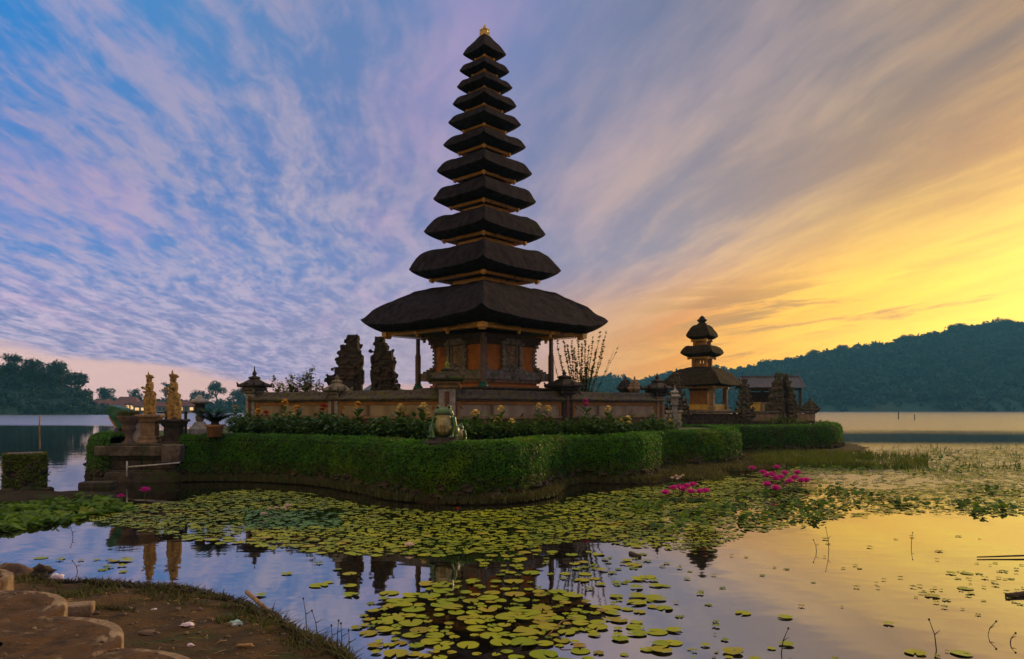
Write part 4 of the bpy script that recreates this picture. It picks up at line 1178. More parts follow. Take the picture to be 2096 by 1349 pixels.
pinnacle(1299, 31.0, 769, 20, 803, 'slim pinnacle with an orange faced body behind the right wall', M['stone_warm'], 'pinnacles above the right wall', 2)

# ------------------------------------------------------------------ smaller temple at the right
def build_small_meru():
    d = 46.0; s = d / F; z0 = ZL
    zr = lambda row: ZZ(row, d) - z0
    e = empty('meru_tower', (WX(1437, d), d, z0), math.radians(8), 'small brown pagoda tower of three thatched roofs on open posts at the right', 'pagoda', 'thatched pagoda towers')
    def sqsolid(mb, r, a, b, r2=None):
        r2 = r if r2 is None else r2
        mb.add([(r, 0, a), (0, r, a), (-r, 0, a), (0, -r, a), (r2, 0, b), (0, r2, b), (-r2, 0, b), (0, -r2, b)],
               [(3, 2, 1, 0), (4, 5, 6, 7), (0, 1, 5, 4), (1, 2, 6, 5), (2, 3, 7, 6), (3, 0, 4, 7)])
    mb = MB(); sqsolid(mb, 60 * s, 0, zr(842)); sqsolid(mb, 63 * s, zr(842), zr(838)); mb.build('plinth', M['stone_warm'], e, bevel=0.02)
    for ca in range(4):
        c, q = math.cos(ca * PI / 2), math.sin(ca * PI / 2); r = 50 * s
        mb = MB(); mb.box((c * r, q * r, (zr(838) + zr(788)) / 2), (0.26, 0.26, zr(788) - zr(838)), PI / 4); mb.box((c * r, q * r, zr(835)), (0.36, 0.36, 0.2), PI / 4)
        mb.build('post', M['stone_warm'], e, bevel=0.015)
    for ca in range(4):
        a = Vector((math.cos(ca * PI / 2), math.sin(ca * PI / 2))) * 50 * s; b = Vector((math.cos((ca + 1) * PI / 2), math.sin((ca + 1) * PI / 2))) * 50 * s
        m_ = (a + b) / 2; ang = math.atan2(b.y - a.y, b.x - a.x)
        mb = MB(); mb.box((m_.x, m_.y, (zr(838) + zr(828)) / 2), ((b - a).length - 0.28, 0.08, zr(828) - zr(838)), ang)
        for k in range(9):
            p = a.lerp(b, 0.12 + 0.095 * k); mb.box((p.x, p.y, (zr(838) + zr(828)) / 2), (0.05, 0.1, zr(828) - zr(838) - 0.02), ang)
        mb.build('rail', M['yellow_rail'], e)
    mb = MB(); sqsolid(mb, 27 * s, zr(838), zr(800)); mb.build('shrine_box', M['ochre'], e)
    mb = MB(); sqsolid(mb, 29 * s, zr(800), zr(796)); sqsolid(mb, 55 * s, zr(791), zr(788)); mb.build('beam', M['dark_wood'], e)
    specs = [(85, 784, 751, 22, 58, 791, 20), (47, 721, 708, 30, 30, 731, 17), (34.5, 687, 664, 9, 22, 695, 6)]
    for i, (rt, yt, yp, rp, rf, yf, rn) in enumerate(specs):
        zt, zp, zf = zr(yt), zr(yp), zr(yf); R_, Rp, Rf, Rn = rt * s, rp * s, rf * s, rn * s; dz = zp - zt
        top = [(Rn * 0.7, zp - 0.03, 0), (Rn, zp, 0), (Rp, zp, 0.1), (Rp + (R_ - Rp) * 0.32, zp - dz * 0.12, 0.3), (Rp + (R_ - Rp) * 0.64, zp - dz * 0.38, 0.6), (Rp + (R_ - Rp) * 0.88, zt + dz * 0.26, 0.9), (R_, zt, 1.0)]
        hb = zt - zf
        under = [(R_ * 0.985, zt - hb * 0.2, 1), (R_ - (R_ - Rf) * 0.4, zt - hb * 0.62, 0.7), (Rf, zf, 0.1), (Rf * 0.6, zf + 0.03, 0)]
        t = thatch(resample(top, 2) + resample([(R_, zt, 1.0)] + under, 2), 0.06 * R_, M['thatch_old'], e, 'thatch_roof', 12, 0.03, 0.06, 50 + i)
        mb = MB(); h = 2.2 * s
        sqring(mb, Rf * 0.98, Rf * 0.75, zf - h, zf + h * 0.2); sqring(mb, Rf * 0.9, Rf * 0.75, zf - h * 1.7, zf - h)
        for ca in range(4): mb.box((math.cos(ca * PI / 2) * Rf * 0.95, math.sin(ca * PI / 2) * Rf * 0.95, zf - h * 1.1), (0.14, 0.14, h * 2.6), PI / 4)
        mb.build('cornice', M['gold'], t)
        if i < 2:
            # open neck: corner posts, a low panel and a beam with daylight between
            zn = zr(specs[i + 1][5]); mb = MB()
            for ca in range(4): mb.box((math.cos(ca * PI / 2) * Rn * 0.92, math.sin(ca * PI / 2) * Rn * 0.92, (zp + zn) / 2 - 0.1), (0.17, 0.17, zn - zp + 0.3), PI / 4)
            sqring(mb, Rn * 0.92, Rn * 0.78, zp - 0.1, zp + (zn - zp) * (0.30 if i == 0 else 0.45))
            sqring(mb, Rn * 0.96, Rn * 0.78, zp + (zn - zp) * 0.68, zn + 0.02)
            for q in range(4):
                a = Vector((math.cos(q * PI / 2), math.sin(q * PI / 2))) * Rn * 0.86; b = Vector((math.cos((q + 1) * PI / 2), math.sin((q + 1) * PI / 2))) * Rn * 0.86
                for f in (0.33, 0.67):
                    p = a.lerp(b, f); mb.box((p.x, p.y, (zp + zn) / 2), (0.08, 0.08, zn - zp), PI / 4)
            mb.build('open_neck', M['ochre'], e)
    mb = MB(); zt = zr(664)
    mb.lathe([(0.28, -0.05), (0.30, 0.05), (0.18, 0.09), (0.22, 0.15), (0.30, 0.22), (0.30, 0.29), (0.16, 0.35), (0.20, 0.39), (0.14, 0.45), (0.05, 0.52), (0.01, 0.56)], 12, (0, 0, zt))
    mb.build('finial', M['stone_dark'], e)
build_small_meru()

def build_pavilion():
    d = 53.0; s = d / F; zr = lambda row: ZZ(row, d) - ZL
    e = empty('pavilion', (WX(1574, d), d, ZL), math.radians(-6), 'open pavilion with a grey sheet roof right of the small pagoda', 'pavilion')
    w = 118 * s
    ze, zt = zr(795), zr(772)
    mb = MB()
    for y0, y1 in ((-1.7, 0.0), (1.7, 0.0)):
        n = 26
        for i in range(n):
            x0 = -w / 2 + w * i / n; x1 = -w / 2 + w * (i + 1) / n; xm = (x0 + x1) / 2
            mb.add([(x0, y0, ze), (xm, y0, ze + 0.05), (x1, y0, ze), (x0, y1, zt), (xm, y1, zt + 0.05), (x1, y1, zt)], [(0, 1, 4, 3), (1, 2, 5, 4)])
    mb.box((0, 0, zt + 0.05), (w + 0.1, 0.22, 0.10))
    for x in (-w / 2, w / 2):
        for sg in (-1, 1):
            mb.add([(x - 0.04, sg * 1.72, ze - 0.08), (x + 0.04, sg * 1.72, ze - 0.08), (x + 0.04, 0, zt - 0.05), (x - 0.04, 0, zt - 0.05), (x - 0.04, sg * 1.72, ze + 0.06), (x + 0.04, sg * 1.72, ze + 0.06), (x + 0.04, 0, zt + 0.12), (x - 0.04, 0, zt + 0.12)],
                   [(3, 2, 1, 0), (4, 5, 6, 7), (0, 1, 5, 4), (1, 2, 6, 5), (2, 3, 7, 6), (3, 0, 4, 7)])
    mb.build('roof', M['roof_grey'], e)
    for x in (-w * 0.40, -w * 0.05, w * 0.30, w * 0.44):
        for y in (-1.2, 1.2):
            mb = MB(); mb.box((x, y, ze / 2), (0.15, 0.15, ze)); mb.build('post', M['dark_wood'], e)
    for y in (-1.2, 1.2):
        mb = MB(); mb.box((0, y, ze - 0.10), (w * 0.9, 0.12, 0.16)); mb.build('beam', M['dark_wood'], e)
    mb = MB(); mb.box((0, 1.35, ze * 0.45), (w * 0.86, 0.12, ze * 0.9)); mb.build('back_wall', M['dark_wood'], e)
    mb = MB(); mb.box((0, 0, 0.28), (w * 0.9, 2.6, 0.56)); mb.build('floor_slab', M['stone_warm'], e, bevel=0.02)
    a = empty('altar', (WX(1552, d - 1), d - 1, ZL + 0.56), 0, 'ochre and white draped altar inside the grey roofed pavilion', 'altar')
    mb = MB(); mb.box((-0.32, 0, 0.36), (0.75, 0.7, 0.72)); mb.box((-0.32, 0, 0.75), (0.85, 0.8, 0.06)); mb.build('cloth', M['yellow_rail'], a, bevel=0.02)
    mb = MB(); mb.box((0.42, 0, 0.36), (0.62, 0.7, 0.72)); mb.box((0.42, 0, 0.75), (0.72, 0.8, 0.06)); mb.build('white_cloth', M['white_panel'], a, bevel=0.02)
build_pavilion()

def low_wall(a, b, label, m, zt, name='boundary_wall'):
    pa = Vector((WX(*a), a[1])); pb = Vector((WX(*b), b[1])); L = (pb - pa).length
    e = empty(name, (pa.x, pa.y, ZL - 0.05), math.atan2(pb.y - pa.y, pb.x - pa.x), label, 'wall', 'low walls round the small temple')
    mb = MB(); mb.box((L / 2, 0, (zt - ZL) / 2), (L, 0.34, zt - ZL)); mb.build('panel', M[m], e, bevel=0.015, disp=0.02)
    mb = MB(); mb.box((L / 2, 0, 0.12), (L, 0.5, 0.24)); mb.build('footing', M['stone_dark'], e, bevel=0.02)
    mb = MB()
    k = int(L / 0.35)
    for i in range(k):
        mb.box(((i + 0.5) * L / k, random.uniform(-0.01, 0.01), zt - ZL + 0.10 + random.uniform(-0.008, 0.008)), (L / k - 0.008, 0.52, 0.12), taper=(1, 0.8))
    mb.build('coping', M['coping'], e, bevel=0.012)
low_wall((1392, 42.5), (1526, 42.0), 'dark grey stone wall below the small pagoda', 'stone_dark', 2.0)
low_wall((1526, 42.2), (1592, 43.0), 'short warm coloured wall left of the small split gate', 'stone_warm', 2.0)
low_wall((1620, 43.2), (1662, 43.6), 'short warm coloured wall right of the small split gate', 'stone_warm', 2.0)
low_wall((1352, 31.5), (1394, 42.5), 'side wall running back from the right end of the courtyard wall', 'stone_dark', 2.05)
def tower_pillar(px, d, ytop, wpx, label, seed, m='moss_stone', group='carved gate towers of the small temple'):
    """slender carved tower: stacked, narrowing storeys"""
    s = d / F; e = empty('carved_tower', (WX(px, d), d, ZL - 0.05), 0.4, label, 'carved tower', group)
    zt = ZZ(ytop, d) - ZL; w = wpx * s / 2; mb = MB(); r = random.Random(seed)
    n = 7; z = 0
    for k in range(n):
        f = k / n; ww = w * (1 - 0.78 * f ** 0.9); h = zt * (0.22 if k == 0 else 0.13)
        mb.box((0, 0, z + h / 2), (ww * 1.7, ww * 1.7, h * 1.02)); mb.box((0, 0, z + h - 0.03), (ww * 2.15, ww * 2.15, 0.08))
        for q in range(4):
            a = q * PI / 2 + PI / 4
            mb.ball((math.cos(a) * ww * 1.45, math.sin(a) * ww * 1.45, z + h + 0.04), ww * 0.30, 7, 5, (1, 1, 1.6), jit=0.4, seed=r.randint(0, 99))
            mb.ball((math.cos(a + PI / 4) * ww * 0.95, math.sin(a + PI / 4) * ww * 0.95, z + h * 0.5), ww * 0.35, 7, 5, (1, 1, 1), jit=0.4, seed=r.randint(0, 99))
        z += h
    mb.lathe([(w * 0.22, z - 0.05), (w * 0.24, z + 0.05), (w * 0.10, z + 0.12), (0.01, zt + 0.1)], 8)
    mb.build('carved_stone', M[m], e, remesh=0.035, disp=0.08, dscale=0.1)
tower_pillar(1385, 41.5, 764, 34, 'mossy carved tower left of the small pagoda, behind the stone lantern post', 1)
tower_pillar(1524, 42.0, 776, 27, 'mossy carved tower between the small pagoda and the grey roofed pavilion', 2)
tl = [(1576, 872), (1575, 845), (1568, 842), (1570, 826), (1577, 822), (1574, 812), (1580, 808), (1580, 796), (1586, 792), (1588, 778), (1592, 764), (1597, 778), (1599, 792), (1602, 796), (1601, 815), (1604, 820), (1603, 845), (1605, 872)]
tr = [(1611, 872), (1612, 845), (1609, 820), (1612, 815), (1609, 796), (1606, 790), (1604, 780), (1606, 766), (1612, 778), (1615, 790), (1619, 795), (1620, 808), (1626, 812), (1624, 822), (1631, 828), (1632, 842), (1625, 846), (1626, 872)]
carved_half(1590, 43.2, tl, 'left half of the small mossy split gate in front of the pavilion', 'halves of the small split gate', 0.8, M['moss_stone'], 5, vox=0.035)
carved_half(1615, 43.2, tr, 'right half of the small mossy split gate in front of the pavilion', 'halves of the small split gate', 0.8, M['moss_stone'], 6, vox=0.035)
pinnacle(1658, 43.8, 813, 26, 846, 'stone pinnacle on the corner at the far right end of the small temple', M['moss_stone'], None, 8)

def build_lantern_post():
    d = 33.5; s = d / F; e = empty('lantern_post', (WX(1381, d), d, ZL - 0.03), 0, 'slim pale grey stone lantern post at the right end of the flower bed', 'stone lantern')
    t = ZZ(788, d) - ZL + 0.03
    mb = MB(); sqlathe(mb, [(0.18, 0), (0.18, 0.1), (0.11, 0.14), (0.10, t * 0.52), (0.16, t * 0.55), (0.16, t * 0.58)], (0, 0, 0)); mb.build('shaft', M['stone_pale'], e, bevel=0.01)
    mb = MB(); sqlathe(mb, [(0.13, t * 0.58), (0.13, t * 0.70), (0.20, t * 0.71), (0.24, t * 0.74), (0.14, t * 0.79), (0.10, t * 0.80), (0.17, t * 0.83), (0.10, t * 0.88), (0.05, t * 0.92), (0.01, t)], (0, 0, 0)); mb.build('lantern_head', M['stone_pale'], e, bevel=0.008, disp=0.02, dscale=0.06)
build_lantern_post()

# ------------------------------------------------------------------ terrace at the left with statues and planters
def build_terrace():
    zt = 1.15
    x0, x1 = WX(216, 23.2), WX(368, 22.7)
    e = empty('stone_terrace', ((x0 + x1) / 2, 23.6, 0), 0, 'weathered stone terrace block under the statues and urn', 'terrace')
    w = x1 - x0; mb = MB()
    r = random.Random(4)
    # rough masonry: courses of separate blocks in one surface
    z = -0.1; row = 0
    while z < zt - 0.02:
        h = min(r.uniform(0.22, 0.30), zt - z)
        if zt - z - h < 0.1: h = zt - z
        x = -w / 2 + (0.0 if row % 2 else -0.0)
        while x < w / 2 - 0.05:
            l = min(r.uniform(0.35, 0.75), w / 2 - x)
            mb.box((x + l / 2, 0.0 + r.uniform(-0.03, 0.03) + (0.12 if row > 1 else 0), z + h / 2), (l - 0.012, 2.3, h - 0.01))
            x += l
        z += h; row += 1
    mb.build('masonry', M['moss_stone'], e, bevel=0.02, disp=0.04, dscale=0.15)
    mb = MB(); mb.box((0.05, -1.12, 0.93), (w * 0.98, 0.14, 0.30)); mb.build('facing_slab', M['stone_pale2'], e, bevel=0.02, disp=0.05, dscale=0.2)
    # pedestal foot block, right
    b = empty('stone_block', (WX(356, 22.4), 22.35, 0.60), 0.1, 'pale worn stone block at the right end of the terrace, against the hedge', 'stone block')
    mb = MB(); mb.box((0, 0, 0.27), (0.55, 0.4, 0.54)); mb.build('block', M['stone_pale2'], b, bevel=0.03, disp=0.05, dscale=0.15)
    tag(b)
    # lower step slabs by the water
    for i, (px, py, w2, d2, h2, lab) in enumerate([(300, 985, 2.3, 0.7, 0.30, 'long dark step slab at the foot of the stone terrace'), (222, 982, 0.8, 0.6, 0.30, 'light brown flat stone at the left foot of the terrace'), (200, 996, 0.9, 0.5, 0.14, 'low wet stone slab at the waterline left of the terrace')]):
        p = on(px, py, 0.0)
        mb = MB(); mb.box((0, 0, h2 / 2 - 0.05), (w2, d2, h2 + 0.1), taper=0.95)
        o = mb.build('step_slab', M['moss_stone'] if i != 1 else M['stone_warm'], None, bevel=0.03, disp=0.06, dscale=0.2)
        o.location = p; o.rotation_euler.z = 0.08; tag(o, lab, 'step')
M['stone_pale2'] = mat('stained_stone', (0.15, 0.115, 0.085), (0.055, 0.042, 0.032), (0.06, 0.06, 0.03), 3.0, 0.92, 1.0, 12, 0.05, c3lo=0.55)
build_terrace()
def handrail():
    d = 22.1; e = empty('handrail', (WX(260, d), d, 0), 0, 'thin pale pipe handrail sloping across the front of the stone terrace', 'handrail')
    L = WX(368, d) - WX(260, d)
    mb = MB(); mb.tube([(0, 0, ZZ(956, d)), (L * 0.5, 0, ZZ(952, d)), (L, 0, ZZ(947, d))], 0.022, 8); mb.build('pipe', M['pipe'], e)
    mb = MB(); mb.tube([(0, 0, 0.18), (0, 0, ZZ(944, d))], 0.026, 8); mb.build('post', M['pipe'], e)
handrail()
def pedestal(px, d, ytop, ybase, label, wpx, m):
    s = d / F; zb = ZZ(ybase, d); h = ZZ(ytop, d) - zb; w = wpx * s / 2
    e = empty('pedestal', (WX(px, d), d, zb), 0.15, label, 'pedestal', 'pedestals under the statues')
    mb = MB(); sqlathe(mb, [(w * 0.95, 0), (w * 0.95, h * 0.12), (w * 0.78, h * 0.16), (w * 0.80, h * 0.26), (w * 0.66, h * 0.30)], (0, 0, 0)); mb.build('foot', m, e, bevel=0.012, disp=0.02, dscale=0.1)
    mb = MB(); sqlathe(mb, [(w * 0.64, h * 0.30), (w * 0.64, h * 0.72), (w * 0.78, h * 0.76), (w * 0.84, h * 0.84), (w * 0.98, h * 0.90)], (0, 0, 0)); mb.build('die', m, e, bevel=0.012, disp=0.02, dscale=0.1)
    mb = MB(); sqlathe(mb, [(w * 1.05, h * 0.90), (w * 1.08, h * 0.96), (w * 1.0, h)], (0, 0, 0)); mb.build('top_slab', m, e, bevel=0.012)
    return h
pedestal(307, 23.4, 848, 910, 'reddish brown flared pedestal under the left statue', 44, M['stone_red'] if 'stone_red' in M else M['stone_warm'])
pedestal(356, 23.3, 858, 911, 'dark grey pedestal under the right statue', 48, M['stone_dark'])

def statue(px, d, ytop, yfoot, label, seed, base):
    """carved standing figure seen from its side, facing left, holding a bowl in both hands"""
    zb = ZZ(yfoot, d); h = ZZ(ytop, d) - zb
    e = empty('statue', (WX(px, d), d, zb), 0.12, label, 'statue', 'gilded figures on the terrace')
    u = h / 1.0
    mb = MB()
    # base rock and spreading skirt (elliptic stack leaning slightly); -x is forward
    st = [(0.00, 0.105, 0.00), (0.05, 0.110, 0.00), (0.10, 0.100, 0.005), (0.15, 0.108, 0.005), (0.20, 0.098, 0.01), (0.28, 0.112, 0.012), (0.34, 0.115, 0.015), (0.42, 0.100, 0.012), (0.50, 0.078, 0.005), (0.55, 0.066, 0.0), (0.58, 0.070, -0.002), (0.64, 0.074, 0.002), (0.70, 0.070, 0.008), (0.735, 0.045, 0.010), (0.76, 0.030, 0.006)]
    if base: st[0:5] = [(0.00, 0.108, 0.01), (0.06, 0.112, 0.01), (0.12, 0.116, 0.01), (0.18, 0.110, 0.012), (0.22, 0.118, 0.012)]
    seg = 16; vs = []; fs = []
    for (z, r, ox) in st:
        for i in range(seg):
            a = 2 * PI * i / seg
            k = 1 + (0.10 * math.sin(a * 5 + z * 9) if z < 0.5 else 0.0)
            vs.append((u * (ox + r * math.cos(a) * k), u * r * 1.08 * math.sin(a) * k, u * z))
    for j in range(len(st) - 1):
        for i in range(seg):
            k = (i + 1) % seg; fs.append((j * seg + i, j * seg + k, (j + 1) * seg + k, (j + 1) * seg + i))
    fs.append(tuple(range(seg - 1, -1, -1))); fs.append(tuple((len(st) - 1) * seg + i for i in range(seg)))
    mb.add(vs, fs, True)
    # head, face, ears
    mb.ball((0.0, 0, 0.795 * u), 0.052 * u, 14, 10, (1.0, 0.9, 1.15))
    mb.ball((-0.050 * u, 0, 0.79 * u), 0.012 * u, 8, 6, (1.2, 0.8, 1.4))
    mb.ball((-0.044 * u, 0, 0.768 * u), 0.014 * u, 8, 6, (1.0, 1.3, 0.6)); mb.ball((-0.036 * u, 0, 0.752 * u), 0.02 * u, 8, 6)
    for s in (-1, 1):
        mb.ball((-0.043 * u, s * 0.020 * u, 0.805 * u), 0.010 * u, 8, 6)
        mb.ball((0.006 * u, s * 0.050 * u, 0.79 * u), 0.017 * u, 8, 6, (0.8, 0.5, 1.6))
        # arms: shoulder, elbow, wrist, five fingers round the bowl
        y = s * 0.082 * u
        mb.tube([(0.01 * u, y, 0.70 * u), (0.022 * u, s * 0.100 * u, 0.615 * u), (0.0, s * 0.098 * u, 0.565 * u), (-0.065 * u, s * 0.062 * u, 0.585 * u), (-0.105 * u, s * 0.034 * u, 0.60 * u)], [0.030 * u, 0.028 * u, 0.025 * u, 0.021 * u, 0.016 * u], 9)
        mb.ball((-0.112 * u, s * 0.032 * u, 0.602 * u), 0.019 * u, 8, 6, (1.2, 0.7, 1.0))
        for f in range(4):
            mb.tube([(-0.118 * u, s * 0.032 * u, (0.612 - 0.009 * f) * u), (-0.134 * u, s * 0.022 * u, (0.612 - 0.009 * f) * u), (-0.14 * u, s * 0.008 * u, (0.611 - 0.009 * f) * u)], 0.0055 * u, 6)
        mb.tube([(-0.108 * u, s * 0.028 * u, 0.615 * u), (-0.118 * u, s * 0.016 * u, 0.628 * u)], 0.006 * u, 6)
        mb.ball((0.008 * u, s * 0.083 * u, 0.695 * u), 0.036 * u, 8, 6)
    # offering bowl and the fold of cloth jutting out below it
    mb.lathe([(0.012 * u, 0.590 * u), (0.034 * u, 0.615 * u), (0.036 * u, 0.632 * u), (0.010 * u, 0.650 * u)], 10, (-0.125 * u, 0, 0))
    mb.tube([(-0.045 * u, 0, 0.50 * u), (-0.10 * u, 0, 0.515 * u), (-0.128 * u, 0, 0.530 * u)], [0.040 * u, 0.026 * u, 0.010 * u], 8)
    mb.ball((0.055 * u, 0, 0.46 * u), 0.075 * u, 10, 8, (0.9, 1.1, 1.1), jit=0.2, seed=seed)
    # collar, crown with rear flare and spike
    mb.lathe([(0.055 * u, 0.725 * u), (0.066 * u, 0.735 * u), (0.050 * u, 0.745 * u)], 12, (0.006 * u, 0, 0))
    mb.lathe([(0.052 * u, 0.825 * u), (0.062 * u, 0.835 * u), (0.060 * u, 0.855 * u), (0.046 * u, 0.865 * u), (0.050 * u, 0.880 * u), (0.035 * u, 0.895 * u), (0.020 * u, 0.915 * u)], 12, (0.004 * u, 0, 0))
    for k in range(9):
        a = 2 * PI * k / 9
        mb.tube([(0.05 * u * math.cos(a), 0.05 * u * math.sin(a), 0.85 * u), (0.062 * u * math.cos(a), 0.062 * u * math.sin(a), 0.885 * u), (0.058 * u * math.cos(a), 0.058 * u * math.sin(a), 0.912 * u)], [0.014 * u, 0.011 * u, 0.003 * u], 6)
    mb.tube([(-0.018 * u, 0, 0.89 * u), (-0.018 * u, 0, 0.945 * u), (-0.02 * u, 0, 0.998 * u)], [0.020 * u, 0.014 * u, 0.003 * u], 7)
    mb.tube([(0.045 * u, 0, 0.85 * u), (0.082 * u, 0, 0.856 * u), (0.090 * u, 0, 0.838 * u)], [0.026 * u, 0.018 * u, 0.006 * u], 7)
    mb.v = [(x * 1.16, y * 1.2, z) for x, y, z in mb.v]
    mb.build('figure', M['statue'], e, remesh=0.0125, disp=0.03, dscale=0.06)
statue(306, 23.4, 759, 849, 'yellowed stone figure holding a bowl, the left of the two statues', 1, False)
statue(355, 23.3, 756, 859, 'taller yellowed stone figure on a layered base, the right of the two statues', 2, True)

def urn():
    d = 23.2; px = 266; zb = ZZ(910, d); h = ZZ(851, d) - zb
    e = empty('urn_planter', (WX(px, d), d, zb), 0, 'brown goblet shaped stone urn planter with short grass at the left of the terrace', 'planter')
    mb = MB(); mb.lathe([(0.24, 0), (0.24, 0.07), (0.16, 0.12), (0.13, 0.24), (0.16, 0.36), (0.22, 0.46), (0.24, 0.52), (0.22, 0.58), (0.28, 0.70), (0.36, h - 0.10), (0.37, h - 0.04), (0.39, h), (0.33, h), (0.30, h - 0.06)], 20)
    mb.build('urn', M['stone_warm2'], e, disp=0.02, dscale=0.08)
    P = []
    rr = np.random.default_rng(5)
    for k in range(420):
        a = rr.random() * 6.283; q = 0.32 * math.sqrt(rr.random()); P.append((q * math.cos(a), q * math.sin(a), h - 0.05))
    g = blades('grass_tuft', P, 0.12, 0.26, M['grass'], None, None, rr, 0.6, 0.012); g.parent = e
M['stone_warm2'] = mat('brown_stone', (0.17, 0.115, 0.085), (0.10, 0.07, 0.055), (0.07, 0.07, 0.04), 5.0, 0.9, 0.8, 16, 0.04)
urn()
def slab_stone():
    mb = MB(); mb.prism([(-0.22, 0), (0.22, 0), (0.24, 0.35), (0.20, 0.62), (0.08, 0.78), (-0.16, 0.80), (-0.22, 0.5)], -0.06, 0.06)
    o = mb.build('standing_stone', M['stone_pale'], None, bevel=0.02, disp=0.02, dscale=0.1)
    o.location = (WX(286, 23.25), 23.25, ZZ(909, 23.25)); o.rotation_euler = (0.06, 0, 0.2)
    tag(o, 'pale upright stone slab between the urn and the left statue', 'stone slab')
slab_stone()
def teal_sculpture():
    """upturned teal bowl-like beak with an orange lower fin"""
    d = 24.4; zb = ZL - 0.05
    e = empty('painted_sculpture', (WX(246, d), d, zb), 0, 'dark teal beak shaped sculpture with an orange fin at the left end of the terrace', 'sculpture')
    s = d / F
    pts = [(-0.36, ZZ(838, d) - zb), (-0.16, ZZ(830, d) - zb), (0.12, ZZ(834, d) - zb), (0.30, ZZ(845, d) - zb), (0.30, ZZ(872, d) - zb), (0.10, ZZ(880, d) - zb), (-0.08, ZZ(862, d) - zb), (-0.28, ZZ(848, d) - zb)]
    mb = MB(); mb.prism(pts, -0.28, 0.28); mb.ball((0.06, 0, ZZ(850, d) - zb), 0.34, 12, 8, (1.1, 1, 0.8))
    mb.ball((-0.2, -0.2, ZZ(834, d) - zb), 0.09, 10, 8); mb.ball((-0.2, 0.2, ZZ(834, d) - zb), 0.09, 10, 8)
    mb.build('head', M['teal_paint'], e, remesh=0.03)
    mb = MB(); mb.tube([(-0.36, 0, ZZ(853, d) - zb), (-0.22, 0, ZZ(860, d) - zb), (-0.05, 0, ZZ(872, d) - zb), (0.08, 0, ZZ(884, d) - zb)], [0.03, 0.09, 0.11, 0.10], 9); mb.build('fin', M['orange_paint'], e)
    mb = MB(); mb.lathe([(0.34, 0), (0.34, 0.1), (0.26, 0.16), (0.24, ZZ(876, d) - zb)], 12, (0.08, 0, 0)); mb.build('stand', M['iron'], e)
teal_sculpture()
def railing():
    d = 24.6; e = empty('railing', (WX(322, d), d, ZL - 0.03), 0, 'short black iron railing behind the right statue', 'railing')
    z = ZZ(845, d) - ZL + 0.03
    for px in (340, 380):
        mb = MB(); mb.box((WX(px, d) - WX(322, d), 0, (z + 0.06) / 2), (0.075, 0.075, z + 0.06)); mb.build('post', M['iron'], e, bevel=0.005)
    for zz in (z, z * 0.55):
        mb = MB(); mb.box(((WX(384, d) - WX(322, d)) / 2, 0, zz), (WX(384, d) - WX(322, d), 0.045, 0.05)); mb.build('rail', M['iron'], e)
railing()
def stone_lantern():
    d = 25.2; zb = ZL - 0.03; s = d / F; h = ZZ(808, d) - zb
    e = empty('stone_lantern', (WX(409, d), d, zb), 0.2, 'grey stone lantern with a broad round cap behind the potted cycad', 'stone lantern')
    mb = MB(); sqlathe(mb, [(0.30, 0), (0.30, 0.22), (0.22, 0.30), (0.14, 0.46)], (0, 0, 0)); mb.build('base', M['stone_pale'], e, bevel=0.02, disp=0.03, dscale=0.1)
    mb = MB(); mb.lathe([(0.09, 0.44), (0.13, 0.52), (0.15, 0.60), (0.12, 0.68), (0.08, 0.74)], 14); mb.build('ball', M['stone'], e)
    mb = MB(); mb.lathe([(0.10, 0.72), (0.24, 0.78), (0.26, 0.82), (0.18, 0.84), (0.16, h - 0.30)], 8, smooth=False); mb.build('lamp_house', M['stone_dark'], e, bevel=0.01)
    mb = MB(); mb.lathe([(0.20, h - 0.31), (0.33, h - 0.27), (0.30, h - 0.20), (0.16, h - 0.13), (0.10, h - 0.08), (0.05, h)], 12); mb.build('cap', M['stone_pale'], e, disp=0.03, dscale=0.08)
stone_lantern()

def frond_mesh(n, length, droop, leaflets, w, rr, up=0.9):
    V = []; Fq = []
    for k in range(n):
        a = 2 * PI * k / n + rr.normal() * 0.15; el = up * (0.42 + 0.58 * rr.random()); L = length * (0.8 + 0.35 * rr.random())
        prev = None
        for j in range(leaflets):
            t = (j + 1) / leaflets
            r = L * t * math.cos(el * (1 - 0.5 * t)); z = L * t * math.sin(el) - droop * L * t * t
            c = np.array([math.cos(a) * r, math.sin(a) * r, z]); side = np.array([-math.sin(a), math.cos(a), 0]); fw = np.array([math.cos(a), math.sin(a), 0.1])
            ll = w * math.sin(PI * min(0.97, 0.12 + 0.85 * t)) + 0.02
            for s in (-1, 1):
                tip = c + side * s * ll + fw * ll * 0.7 + np.array([0, 0, -0.1 * ll]); b = len(V); q = fw * (L / leaflets) * 1.0
                V += [c - q, c + q, tip]; Fq.append((b, b + 1, b + 2))
            if prev is not None:
                b = len(V); q = side * 0.008; V += [prev - q, prev + q, c]; Fq.append((b, b + 1, b + 2))
            prev = c
    return V, Fq
def cycad():
    d = 22.9; zb = ZL
    e = empty('potted_cycad', (WX(440, d), d, zb), 0, 'dark green cycad with feathery fronds in a terracotta pot', 'potted plant')
    h = ZZ(869, d) - zb
    mb = MB(); mb.lathe([(0.20, 0), (0.25, h * 0.8), (0.30, h * 0.82), (0.30, h), (0.26, h), (0.24, h - 0.06)], 20); mb.build('pot', M['terracotta'], e)
    mb = MB(); mb.ball((0, 0, h), 0.13, 10, 8, (1, 1, 1.1)); mb.build('trunk', M['bark'], e)
    V, Fq = frond_mesh(56, 0.66, 0.32, 20, 0.15, np.random.default_rng(8), 1.5)
    o = np_mesh('fronds', V, Fq, M['broad_leaf'], e); o.location.z = h + 0.05
cycad()

